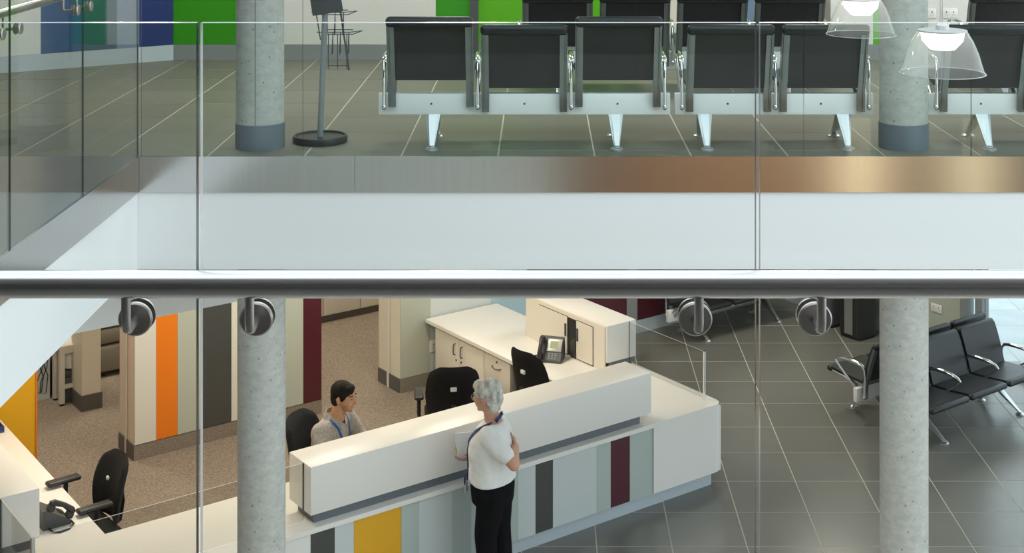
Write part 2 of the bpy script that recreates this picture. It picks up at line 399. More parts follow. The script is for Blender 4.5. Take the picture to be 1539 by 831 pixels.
cuts = [(u2, 'sage'), (u_at(646, VW), 'palegrey'), (u_at(737, VW), 'paleblue'), (u_at(791, VW), 'charcoal'), (u_at(795, VW), 'maroon'), (u_at(941, VW), 'skirt'), (u_at(957, VW), 'maroon'), (u_at(1075, VW), 'palegrey'), (8.29, None)]
for (a, m), (b, _) in zip(cuts, cuts[1:]):
    MB().box((a+0.001, VW-0.012, 0.15), (b-0.001, VW, H-0.01)).build('panel', m, w2)
MB().box((u2-0.002, VW-0.014, 0.0), (4.0, VW, 0.146)).build('skirting', 'taupe', w2)
MB().box((4.0, VW-0.014, 0.0), (8.29, VW, 0.146)).build('skirting', 'skirtlight', w2)
MB().box((u2-0.012, VW, 0.0), (u2, VW+0.43, 0.15)).build('end_skirting', 'skirtdark', w2)
MB().box((u2-0.016, VW+0.20, 0.0), (u2-0.004, VW+0.24, H)).build('door_stop', 'offwhite', w2)
wr = glocal('wall_right', 'pale grey wall with a socket behind the litter bins', 'wall', 'structure')
UR = 8.30; VR = v_at(1447, UR)
MB().box((UR, VR, 0), (UR+0.2, VW, H)).build('wall_core', 'sage', wr)
MB().box((UR-0.014, VR, 0), (UR, VW-0.02, 0.14)).build('skirting', 'skirtlight', wr)
# rear office walls
struct('wall_office', MB().box((-3.6, 9, 0), (5.0, 9.15, H)).box((4.9, VW+0.43, 0), (5.05, 9, H)), 'cream', 'plain back wall of the rear office', 'wall').matrix_world = Matrix.Translation(O) @ Matrix.Rotation(TH, 4, 'Z')
# bulkhead above counter
struct('wall_bulkhead', MB().box((-3.4, 0.075, 2.4), (8.2, 0.22, H)), 'white', 'white dropped bulkhead above the reception counter', 'bulkhead').matrix_world = Matrix.Translation(O) @ Matrix.Rotation(TH, 4, 'Z')
# glazed facade
wg = glocal('window_1', 'full height glazed facade beside the black seats', 'window', 'structure')
vm = v_at(1473, UR)
for vv in (VR-0.03, vm, vm-1.6, vm-3.2, vm-4.8):
    MB().box((UR-0.03, vv-0.045, 0), (UR+0.09, vv+0.045, H)).build('mullion', 'skirt', wg)
MB().box((UR-0.03, vm-5, 0), (UR+0.09, VR, 0.06)).build('window_sill', 'skirt', wg)
for k in range(3):
    MB().box((UR+0.02, vm-1.6*(k+1)+0.045, 0.06), (UR+0.035, vm-1.6*k-0.045, H-0.02)).build('pane', 'glass', wg)
MB().box((UR+0.02, vm+0.045, 0.06), (UR+0.035, VR-0.075, H-0.02)).build('pane', 'glass', wg)

# ================================================================== COLUMNS
def column(name, label, x, y, z0, z1, band, seam=False):
    t = thing(name, label, 'column', (x, y, z0))
    h = z1-z0
    MB().lathe([(0.152, 0.0), (0.152, h)], 48, closed=True).build('shaft', 'concrete', t)
    if seam: MB().box((-0.004, -0.1535, 0.16), (0.004, -0.150, h)).build('casting_seam', 'skirt', t)
    if band:
        MB().lathe([(0.157, 0.0), (0.157, 0.158), (0.153, 0.162)], 48).build('base_band', 'colband', t)
    return t
YC = 9.1
column('concrete_column', 'round concrete column with grey base beside the leaflet stand', x_at(391, YC), YC, 0, WALLTOP, True, True)
column('concrete_column', 'round concrete column with dark grey base between the seat benches', x_at(1358, YC), YC, 0, WALLTOP, True)
column('concrete_column', 'round concrete column in front of the striped wall and counter', x_at(393, YC), YC, L, -0.70, False)
column('concrete_column', 'round concrete column in front of the lower black seats', x_at(1358.5, YC), YC, L, -0.70, False)

# ================================================================== BALUSTRADES
def pane(parent, p0, p1, z0, z1, th=0.017, edge='glassedge', body='glass'):
    """upright glass pane between two ground points, edges in their own material"""
    p0, p1 = Vector((*p0, 0)), Vector((*p1, 0)); d = (p1-p0).normalized(); n = Vector((-d.y, d.x, 0))*th/2
    q = [p0-n, p1-n, p1+n, p0+n]
    vs = [(a.x, a.y, z0) for a in q] + [(a.x, a.y, z1) for a in q]
    b = MB(); b.add(vs, [(0, 1, 5, 4), (2, 3, 7, 6)], 0); b.add(vs, [(3, 0, 4, 7), (4, 5, 6, 7), (0, 3, 2, 1)], 1); b.add(vs, [(1, 2, 6, 5)], 2)  # default ends, one bright and one dark: edge reflections painted as colour
    return b.build('glass_pane', [body, edge, 'glassedgedark'], parent)
GTOP = 1.54; RAILZ = 1.115
def rose_bracket(parent, glass, rail, zr, along, zoff=0.075):
    """rail bracket: disc on the glass, arm bent up to the rail; glass / rail are ground points"""
    g, r = Vector((*glass, 0)), Vector((*rail, 0)); d = (r-g).normalized()
    T = Matrix.Translation(Vector((g.x, g.y, zr-zoff))) @ d.to_track_quat('Z', 'Y').to_matrix().to_4x4()
    T2 = Matrix.Translation(Vector((g.x, g.y, zr-zoff))) @ (-d).to_track_quat('Z', 'Y').to_matrix().to_4x4()
    b = MB(); b.tube([g+d*0.008+Vector((0, 0, zr-zoff)), r-d*0.014+Vector((0, 0, zr-zoff-0.004)), r-d*0.004+Vector((0, 0, zr-zoff)), r+Vector((0, 0, zr-zoff+0.012)), r+Vector((0, 0, zr-0.016))], 0.0078, 14)
    k = b.build('rail_bracket', 'bracket', parent)
    q = MB(); q.lathe([(0.001, 0.0165), (0.026, 0.0165), (0.0285, 0.0145), (0.0285, 0.0085)], 36, T=T); q.lathe([(0.0265, 0.0085), (0.0265, 0.0080), (0.001, 0.0080)], 36, T=T)
    q.lathe([(0.001, 0.0165), (0.026, 0.0165), (0.0285, 0.0145), (0.0285, 0.0085)], 36, T=T2)
    q.build('rose', 'bracket', k)
# near balustrade
t = thing('glass_balustrade', 'near glass balustrade carrying a thick round steel handrail', 'balustrade', (0, YN, 0))
J = [-2.44, -1.5165, x_at(300, YN), x_at(1138.5, YN), 1.313, 2.26]
for a, b in zip(J, J[1:]):
    pane(t, (a+0.0035, 0), (b-0.0035, 0), -0.01, GTOP)
YR = 2.353
MB().tube([(-2.44, YR-YN, RAILZ), (2.3, YR-YN, RAILZ)], 0.0225, 40).build('handrail', 'rail', t)
for px, pr in ((206.6, 189.5), (387, 372), (1044, 1056), (1223, 1239)):
    xg = x_at((px*YN+0)/YN, YN)
    rose_bracket(t, (xg, 0), (xg, YR-YN), RAILZ, 0)
# far balustrade
t = thing('glass_balustrade', 'far glass balustrade in front of the upper seat benches', 'balustrade', (0, YF+0.006, 0))
J = [XL+0.01, x_at(455, YF), x_at(706, YF), x_at(957, YF), x_at(1208, YF), x_at(1460, YF), 3.70, 4.74]
for a, b in zip(J, J[1:]):
    pane(t, (a+0.002, 0), (b-0.002, 0), -0.01, GTOP, 0.009, 'glassedgedark')
MB().tube([(XL, 0.07, 1.10), (4.8, 0.07, 1.10)], 0.0225, 20).build('handrail', 'rail', t)
for x in J[1:-1]:
    for dx in (-0.12, 0.12): rose_bracket(t, (x+dx, 0), (x+dx, 0.07), 1.10, 0)
# side balustrade
t = thing('glass_balustrade', 'side glass balustrade beside the blue panelled wall', 'balustrade', (XL-0.006, 0, 0))
J = [1.32, 2.39, 3.46, 4.53, 5.60, 6.67, 7.735, YF-0.005]
for a, b in zip(J, J[1:]):
    pane(t, (0, a+0.002), (0, b-0.002), -0.01, GTOP, 0.009, 'glassedgedark')
MB().tube([(-0.07, 1.3, 1.10), (-0.07, YF+0.05, 1.10)], 0.0225, 20).build('handrail', 'rail', t)
for y in J[1:-1]:
    rose_bracket(t, (0, y+0.11), (-0.07, y+0.11), 1.10, 0); rose_bracket(t, (0, y-0.11), (-0.07, y-0.11), 1.10, 0)

# ================================================================== BENCHES
def bench(label, n, loc, rz, pitch=0.597, m0=0.338, legs=(0.35, -0.35), high=(), group=None, pad='vinyl', arms=True):
    t = thing('beam_seat', label, 'bench', loc, rz, group)
    Lb = 2*m0+(n-1)*pitch
    bm = MB().rbox((0, 0.0, 0.20), (Lb, 0.05, 0.335), 0.004)
    beam = bm.build('beam', 'aluwhite', t)
    for i in range(n):
        sc = MB().lathe([(0.0001, 0.002), (0.007, 0.002), (0.007, -0.003)], 12, T=Matrix.Translation((m0+i*pitch, 0, 0.27)) @ Matrix.Rotation(PI/2, 4, 'X'))
        sc.build('bolt_cap', 'darkgrey', beam)
    for lx in legs:
        lx = lx if lx > 0 else Lb+lx
        for fy in (-0.135, 0.32):
            yy = 0.012 if fy < 0 else 0.038
            b = MB(); tw, bw = 0.047, 0.018
            top, bot = (yy, 0.205), (fy, 0.02)
            vs = []
            for (y, z), hw, hd in ((top, tw, 0.020), (bot, bw, 0.013)):
                for sx, sy in ((-1, -0.6), (-0.6, -1), (0.6, -1), (1, -0.6), (1, 0.6), (0.6, 1), (-0.6, 1), (-1, 0.6)):
                    vs.append((lx+sx*hw, y+sy*hd, z))
            b.add(vs, [tuple(range(8)), tuple(range(15, 7, -1))]+[(i+8, (i+1) % 8+8, (i+1) % 8, i) for i in range(8)])
            lg = b.build('leg', 'alu', t)
            MB().lathe([(0.043, 0.0), (0.043, 0.008), (0.036, 0.016), (0.016, 0.022), (0.016, 0.030), (0.0001, 0.030)], 20, T=Matrix.Translation((lx, fy, 0.0))).build('foot', 'alu', lg)
    for i in range(n):
        cx = m0+i*pitch; dz = 0.05 if i in high else 0.0; hw = 0.277
        # backrest pad with rolled top
        prof = [(-0.022, 0.375), (-0.040, 0.43), (-0.075, 0.56), (-0.115, 0.68), (-0.150, 0.765)]
        pw = hw-0.006
        b = MB(); vs = []; th = 0.022
        for (y, z) in prof: vs += [(cx-pw, y, z+dz), (cx+pw, y, z+dz)]
        for (y, z) in prof: vs += [(cx-pw, y+th, z+dz+0.006), (cx+pw, y+th, z+dz+0.006)]
        m = len(prof); fs = []
        for k in range(m-1):
            fs += [(2*k, 2*k+1, 2*k+3, 2*k+2), (2*m+2*k, 2*m+2*k+2, 2*m+2*k+3, 2*m+2*k+1), (2*k, 2*k+2, 2*m+2*k+2, 2*m+2*k), (2*k+1, 2*m+2*k+1, 2*m+2*k+3, 2*k+3)]
        fs += [(0, 2*m, 2*m+1, 1), (2*m-2, 2*m-1, 4*m-1, 4*m-2)]
        b.add(vs, fs)
        b.rbox((cx-hw, -0.190, 0.728+dz), (cx+hw, -0.128, 0.797+dz), 0.028, seg=4)
        b.build('backrest', pad, t)
        # seat pad with rolled front
        sprof = [(0.0, 0.385), (0.10, 0.388), (0.25, 0.400), (0.40, 0.415)]
        b = MB(); vs = []
        for (y, z) in sprof: vs += [(cx-hw+0.012, y, z+dz-0.012), (cx+hw-0.012, y, z+dz-0.012)]
        for (y, z) in sprof: vs += [(cx-hw+0.012, y, z+dz+0.014), (cx+hw-0.012, y, z+dz+0.014)]
        m = 4; fs = []
        for k in range(m-1):
            fs += [(2*k, 2*k+2, 2*k+3, 2*k+1), (2*m+2*k, 2*m+2*k+1, 2*m+2*k+3, 2*m+2*k+2), (2*k, 2*m+2*k, 2*m+2*k+2, 2*k+2), (2*k+1, 2*k+3, 2*m+2*k+3, 2*m+2*k+1)]
        fs += [(0, 1, 2*m+1, 2*m), (2*m-2, 4*m-2, 4*m-1, 2*m-1)]
        b.add(vs, fs)
        b.rbox((cx-hw, 0.385, 0.375+dz), (cx+hw, 0.455, 0.430+dz), 0.026, seg=4)
        b.build('seat', pad, t)
        # side frames: rail up the back and forward under the seat
        for s in (-1, 1):
            xa, xb = sorted((cx+s*(hw-0.052), cx+s*(hw-0.004)))
            rear = [(-0.040, 0.225+dz*0.6), (-0.043, 0.36+dz), (-0.075, 0.44+dz), (-0.107, 0.56+dz), (-0.147, 0.68+dz), (-0.172, 0.75+dz)]
            b = MB(); vs, fs = [], []
            for (y, z) in rear:
                vs += [(xa, y, z), (xb, y, z), (xb, y+0.03, z+0.006), (xa, y+0.03, z+0.006)]
            for k in range(len(rear)-1):
                for q in range(4): fs.append((4*k+q, 4*k+(q+1) % 4, 4*k+4+(q+1) % 4, 4*k+4+q))
            fs += [(3, 2, 1, 0), tuple(len(vs)-4+q for q in range(4))]
            b.add(vs, fs)
            xm = (xa+xb)/2
            b.tube([(xm+s*0.012, -0.042, 0.24+dz), (xm+s*0.012, -0.045, 0.37+dz), (xm+s*0.012, -0.078, 0.44+dz), (xm+s*0.012, -0.150, 0.68+dz), (xm+s*0.012, -0.170, 0.735+dz)], 0.006, 6)
            fr = b.build('side_frame', 'frame', t)
            b = MB()
            b.tube([(xm, 0.03, 0.25), (xm, 0.10, 0.335+dz), (xm, 0.24, 0.375+dz), (xm, 0.40, 0.395+dz)], [0.02, 0.018, 0.014, 0.012], 8)
            b.build('seat_support', 'alu', fr)
    if arms:
        for i in range(n+1):
            ax = m0-pitch/2+i*pitch
            ax = min(max(ax, 0.028), Lb-0.028)
            dz = 0.0
            b = MB()
            b.tube([(ax, -0.045, 0.255), (ax, -0.050, 0.34), (ax, -0.055, 0.44), (ax, -0.050, 0.52), (ax, -0.02, 0.556), (ax, 0.03, 0.567), (ax, 0.12, 0.573), (ax, 0.22, 0.568), (ax, 0.30, 0.548), (ax, 0.325, 0.528),
                    (ax, 0.30, 0.50), (ax, 0.20, 0.42), (ax, 0.08, 0.335), (ax, 0.04, 0.30)], [0.013, 0.011, 0.010, 0.011, 0.016, 0.018, 0.019, 0.018, 0.015, 0.011, 0.010, 0.010, 0.011, 0.013], 10)
            b.ball((ax, -0.045, 0.258), (0.016, 0.016, 0.022))
            b.build('armrest', 'chrome', t)
    return t
YBM = 9.13
bench('three-seat black bench on pale beam beside the leaflet stand, seen from behind', 3, (x_at(569, YBM), YBM, 0), 0, high=(0, 2))
bench('two-seat black bench on pale beam between glass joint and concrete column', 2, (x_at(1014.5, YBM), YBM, 0), 0, legs=(0.19, -0.19))
bench('black bench on pale beam just past the upper concrete column', 2, (x_at(1395, YBM), YBM, 0), 0, legs=(0.35, -0.2))
Y2 = 11.18
bench('four-seat black bench in the second row before the lime green wall', 4, (x_at(838, 11.05)-0.338, Y2, 0), 0, pitch=0.60)
bench('black bench in the second row below the wall sockets', 2, (x_at(1509, 11.05)-0.338, Y2, 0), 0, pitch=0.60)

# lower benches on the turned grid
def gbench(label, n, u, v, rz, **k): return bench(label, n, G(u, v), TH+rz, **k)
gbench('black bench facing the glazed facade, back to back with another', 3, 7.72, -0.29, PI, pitch=0.585, legs=(0.27, -0.40))
gbench('black bench facing the litter bins, back to back with another', 3, 5.98, 0.19, 0, pitch=0.585, legs=(0.31, -0.31))
gbench('black bench standing along the dark red wall panels', 3, 7.96, 3.13, PI, pitch=0.585)

# ================================================================== LEAFLET STAND
ts = thing('leaflet_stand', 'grey leaflet stand with wire racks on round black base', 'stand', (x_at(481, 9.27), 9.27, 0))
MB().lathe([(0.176, 0.0), (0.178, 0.03), (0.172, 0.045), (0.160, 0.045), (0.155, 0.034), (0.0001, 0.034)], 40, closed=True).build('base', 'plastic', ts)
P0, P1 = Vector((0.0, 0, 0.03)), Vector((0.045, 0, 1.15))
MB().tube([P0, P1], 0.019, 16).build('pole', 'skirt', ts)
T = Matrix.Translation((0.03, -0.028, 1.0)) @ Matrix.Rotation(math.radians(-9), 4, 'Y')
MB().rbox((-0.10, -0.008, -0.165), (0.10, 0.004, 0.22), 0.003, T=T).build('sign_board', 'darkgrey', ts)
b = MB()
b.tube([(-0.075, 0.02, 1.12), (0.0, 0.02, 0.66)], 0.004, 6)
b.tube([(0.09, 0.02, 1.12), (0.185, 0.03, 0.46)], 0.006, 6)
for zt, dx in ((0.83, 0.0), (0.70, 0.035)):
    for y in (0.02, 0.16):
        b.tube([(-0.02+dx, y, zt+0.01), (0.16+dx, y, zt+0.01)], 0.003, 6)
    b.tube([(-0.06+dx, 0.02, zt+0.01), (0.16+dx, 0.02, zt+0.01), (0.23+dx, 0.09, zt+0.012), (0.16+dx, 0.16, zt-0.02), (-0.02+dx, 0.16, zt-0.02)], 0.003, 6)
    for xx in (0.045, 0.095, 0.15):
        b.tube([(xx+dx, 0.02, zt+0.01), (xx+dx, 0.02, zt-0.12), (xx+dx-0.02, 0.12, zt-0.15), (xx+dx-0.02, 0.16, zt-0.02)], 0.003, 6)
for xx in (0.05, 0.11, 0.17): b.tube([(xx, 0.03, 0.70), (xx, 0.03, 0.48), (xx-0.01, 0.12, 0.455)], 0.003, 6)
b.tube([(0.05, 0.03, 0.49), (0.18, 0.03, 0.49)], 0.003, 6)
b.build('wire_rack', 'darkgrey', ts)

# ================================================================== PENDANTS
def pendant(label, x, y, zr):
    t = thing('pendant_lamp', label, 'lamp', (x, y, zr), group='clear dome pendants over the void')
    prof = [(0.203, 0.0), (0.206, 0.004), (0.196, 0.018), (0.186, 0.055), (0.170, 0.105), (0.146, 0.160), (0.118, 0.205)]
    MB().lathe(prof, 48).build('shade', 'acrylic', t)
    MB().lathe([(0.2025, 0.0), (0.207, 0.0), (0.207, 0.003), (0.2025, 0.003), (0.2025, 0.0)], 48).build('shade_rim', 'silver', t)
    MB().lathe([(0.0001, 0.112), (0.060, 0.118), (0.098, 0.160), (0.106, 0.206), (0.0001, 0.208)], 32).build('diffuser', 'bulb', t)
    MB().lathe([(0.118, 0.205), (0.118, 0.212), (0.035, 0.214), (0.030, 0.235), (0.010, 0.25), (0.0001, 0.25)], 32).build('lamp_holder', 'silver', t)
    MB().tube([(0, 0, 0.245), (0, 0, 5.4-zr)], 0.0025, 6).build('cable', 'silver', t)
pendant('clear dome pendant lamp hanging right against the far glass', x_at(1294, 8.50), 8.50, 0.79)
pendant('clear dome pendant lamp hanging out over the void', x_at(1416.5, 6.96), 6.96, 0.785)

# ================================================================== WALL SOCKETS
def socket(label, T, wdt=0.09, h=0.09, n=1):
    t = thing('wall_socket', label, 'socket'); t.matrix_world = T
    MB().rbox((-wdt/2, -0.012, -h/2), (wdt/2, 0, h/2), 0.004).build('face_plate', 'laminate', t)
    for i in range(n):
        x = (i-(n-1)/2)*wdt*0.45
        b = MB()
        b.box((x-0.004, -0.0135, 0.006), (x+0.004, -0.0118, 0.02)); b.box((x-0.014, -0.0135, -0.014), (x-0.007, -0.0118, -0.009)); b.box((x+0.007, -0.0135, -0.014), (x+0.014, -0.0118, -0.009))
        b.build('pin_holes', 'black', t)
zs = z_at(20, YB)
socket('single white wall socket beside the upper column', Matrix.Translation((X(1400), YB-0.008, zs)), 0.075, 0.09)
socket('double white wall socket above the second-row bench', Matrix.Translation((X(1427), YB-0.008, zs)), 0.145, 0.09, 2)
FR = Matrix.Translation(O) @ Matrix.Rotation(TH, 4, 'Z')
vs_ = v_at(1408, UR); ps = G(UR, vs_)
socket('white double socket on the grey wall behind the black seats', Matrix.Translation(Vector((ps.x, ps.y, z_at(463, ps.y)))) @ Matrix.Rotation(TH-PI/2, 4, 'Z'), 0.15, 0.09, 2)
us_ = u_at(650, VW); ps = G(us_, VW)
socket('white socket on the sage wall beside the cupboard', Matrix.Translation(Vector((ps.x, ps.y, z_at(519, ps.y)))-V*0.012) @ Matrix.Rotation(TH, 4, 'Z'), 0.09, 0.12, 1)

# ================================================================== RECEPTION COUNTER
DT = 0.72; BT = 1.143; BB = 0.80                     # desk top, raised box top and underside
UD0, UD1 = -2.03, 3.99
def rounded(poly, idx, r, n=6):
    out = []
    for i, p in enumerate(poly):
        if i not in idx: out.append(p); continue
        p = Vector(p); a = (Vector(poly[i-1])-p).normalized(); c = (Vector(poly[(i+1) % len(poly)])-p).normalized()
        for k in range(n+1):
            tt = k/n
            q = (p+a*r)*(1-tt)**2 + p*2*tt*(1-tt) + (p+c*r)*tt**2
            out.append((q.x, q.y))
    return out
tc = gthing('reception_counter', 'long white reception counter with coloured front panels and worktop returns', 'counter', 0, 0)
# worktop: U-shaped in plan
poly = rounded([(UD0, -0.03), (UD1, -0.03), (UD1, 3.46), (3.10, 3.46), (3.10, 1.05), (2.82, 0.77), (-1.21, 0.77), (-1.21, 3.40), (UD0, 3.40)], (1, 4, 5), 0.11, 8)
MB().prism(poly, DT-0.035, DT).build('worktop', 'counter', tc)
# carcass and plinth
body = rounded([(UD0, 0.0), (UD1-0.005, 0.0), (UD1-0.005, 1.05), (UD1-0.03, 1.05), (UD1-0.03, 0.03), (UD0, 0.03)], (1,), 0.10, 8)
MB().prism(body, 0.125, DT-0.035, smooth=True).build('front_carcass', 'palegrey', tc)
MB().box((UD1-0.04, 1.05, 0.0), (UD1-0.01, 3.46, DT-0.035)).build('side_panel', 'laminate', tc)
MB().box((UD0, 0.04, 0.0), (UD1-0.08, 0.07, 0.125)).box((UD1-0.11, 0.07, 0), (UD1-0.08, 1.05, 0.125)).build('plinth', 'skirtlight', tc)
MB().box((UD0, 0.03, 0.0), (UD0+0.03, 3.40, DT-0.035)).build('side_panel', 'laminate', tc)
fp = [(-60, 'laminate'), (467, 'charcoal'), (503, 'palegrey'), (532, 'yellow'), (603, 'sageblue'), (629, 'palegrey'), (680, 'sageblue'), (708, 'palegrey'), (752, 'sageblue'), (778, 'palegrey'),
      (805, 'charcoal'), (831, 'palegrey'), (897, 'sageblue'), (918, 'maroon'), (946.5, 'sageblue'), (981, None)]
for (a, m), (b, _) in zip(fp, fp[1:]):
    ua = max(u_at(a, -0.01), UD0); ub = u_at(b, -0.01)
    MB().box((ua+0.0012, -0.010, 0.127), (ub-0.0012, 0.0, DT-0.045)).build('front_panel', m, tc)
uw = u_at(981, -0.01)
wp = rounded([(uw+0.002, -0.022), (UD1+0.004, -0.022), (UD1+0.004, 1.0), (UD1-0.004, 1.0), (UD1-0.004, -0.002), (uw+0.002, -0.002)], (1,), 0.11, 8)
MB().prism(wp, 0.127, DT-0.036, smooth=False).build('end_panel', 'counter', tc)
# raised transaction box on the front
def raised(name, a, b, slot=None, parent=tc):
    (ua, va), (ub, vb) = a, b
    bx = MB().rbox((ua, va, BB), (ub, vb, BT), 0.004).build(name, 'counter', parent)
    return bx
bx = raised('raised_box', (0, 0), (3.185, 0.34))
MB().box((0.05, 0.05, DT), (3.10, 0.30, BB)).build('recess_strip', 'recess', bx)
MB().box((-0.003, 0.105, BB+0.004), (0.004, 0.125, BT-0.004)).build('glass_slot', 'darkgrey', bx)
# raised box on the window-side return, with sliding doors
bx = raised('raised_box', (3.64, 1.15), (3.99, 2.42))
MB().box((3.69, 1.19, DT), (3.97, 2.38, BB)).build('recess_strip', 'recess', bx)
v0, v1, v2, v3 = v_at(893, 3.64), v_at(869, 3.64), v_at(855, 3.64), v_at(812.6, 3.64)
b = MB().box((3.628, v0-0.17, DT+0.001), (3.6415, 2.42, BT-0.012))
b.build('face_frame', 'doorcream', bx)
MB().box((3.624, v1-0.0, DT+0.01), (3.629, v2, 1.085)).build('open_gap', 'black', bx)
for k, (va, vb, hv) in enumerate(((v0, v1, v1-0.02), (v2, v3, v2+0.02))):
    MB().box((3.6265, va-0.006, DT+0.004), (3.6285, vb+0.006, 1.092)).build('door_shadow_line', 'darkgrey', bx)  # dark backing paints a shadow line around the door
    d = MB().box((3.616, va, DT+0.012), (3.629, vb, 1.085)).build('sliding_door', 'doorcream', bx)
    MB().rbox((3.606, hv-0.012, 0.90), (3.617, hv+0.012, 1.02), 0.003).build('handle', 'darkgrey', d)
    MB().box((3.622, va-0.004, DT+0.002), (3.629, vb+0.004, DT+0.012)).build('shadow_strip', 'black', d)  # black strip paints the shade along the door's bottom edge
for k in range(3):
    MB().box((3.610, v1+0.012+k*0.024, DT+0.004), (3.624, v1+0.03+k*0.024, DT+0.20-0.02*k)).build('file_spine', 'charcoal', bx)
# raised box on the far return
bx = raised('raised_box', (-1.99, 0.812), (-1.65, 3.40))
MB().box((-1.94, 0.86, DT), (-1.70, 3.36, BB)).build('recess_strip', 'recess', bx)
MB().box((-1.917, 0.808, BB+0.004), (-1.902, 0.816, BT-0.004)).build('glass_slot', 'darkgrey', bx)
# under-worktop cabinets
vc0, vc1, vc2, vc3 = v_at(767, 3.13), v_at(727, 3.13), v_at(690, 3.13), v_at(654, 3.13)
cb = gthing('base_cabinet', 'cream double-door cupboard with two bow handles under the worktop', 'cabinet', 3.13, (vc1+vc3)/2)
hh = (vc3-vc1)/2
MB().box((0.02, -hh+0.003, 0.0), (0.55, hh, DT-0.037)).build('body', 'doorcream', cb)
for s in (-1, 1):
    ya, yb = sorted((s*0.002, s*(hh-0.004)))
    d = MB().rbox((0.0, ya, 0.05), (0.02, yb, DT-0.06), 0.003).build('door', 'doorcream', cb)
    yh = s*0.065
    MB().tube([(0.0, yh, 0.49), (-0.022, yh, 0.495), (-0.026, yh, 0.51), (-0.026, yh, 0.58), (-0.022, yh, 0.595), (0.0, yh, 0.60)], 0.006, 8).build('handle', 'darkgrey', d)
    MB().lathe([(0.010, 0), (0.010, 0.006), (0.0001, 0.006)], 12, T=Matrix.Translation((0, yh*0.7, 0.44)) @ Matrix.Rotation(-PI/2, 4, 'Y')).build('lock', 'darkgrey', d)
cb = gthing('drawer_cabinet', 'cream drawer unit with lock under the worktop beside the double cupboard', 'cabinet', 3.13, (vc0+vc1)/2)
hh = (vc1-vc0)/2
MB().box((0.02, -hh, 0.0), (0.55, hh-0.003, DT-0.037)).build('body', 'doorcream', cb)
for k, (za, zb) in enumerate(((0.36, DT-0.06), (0.05, 0.35))):
    d = MB().rbox((0.0, -hh+0.004, za), (0.02, hh-0.006, zb), 0.003).build('drawer', 'doorcream', cb)
    zc = zb-0.09
    MB().tube([(0.0, -0.07, zc), (-0.02, -0.06, zc-0.004), (-0.028, 0, zc-0.012), (-0.02, 0.06, zc-0.004), (0.0, 0.07, zc)], 0.005, 8).build('handle', 'darkgrey', d)
    MB().lathe([(0.011, 0), (0.011, 0.006), (0.0001, 0.006)], 12, T=Matrix.Translation((0, 0, zc+0.05)) @ Matrix.Rotation(-PI/2, 4, 'Y')).build('lock', 'darkgrey', d)
# glass screens with posts
def gpane(parent, a, b, z0, z1, th=0.008):
    return pane(parent, a, b, z0, z1, th, 'glassedge', 'screenglass')
gs = gthing('glass_screen', 'low glass screen with steel post at the rounded counter end', 'glass screen', 0, 0, DT)
gpane(gs, (3.905, 0.135), (3.905, 1.148), 0.01, 0.42)
MB().tube([(3.905, 0.12, 0), (3.905, 0.12, 0.425)], 0.013, 16).build('post', 'chrome', gs)
gs = gthing('glass_screen', 'low cornered glass screen joining the two raised counter boxes', 'glass screen', 0, 0, DT)
gpane(gs, (-1.895, 0.113), (-0.004, 0.113), 0.01, 0.42)
gpane(gs, (-1.91, 0.128), (-1.91, 0.806), 0.01, 0.42)
MB().tube([(-1.91, 0.113, 0), (-1.91, 0.113, 0.425)], 0.013, 16).build('post', 'alu', gs)

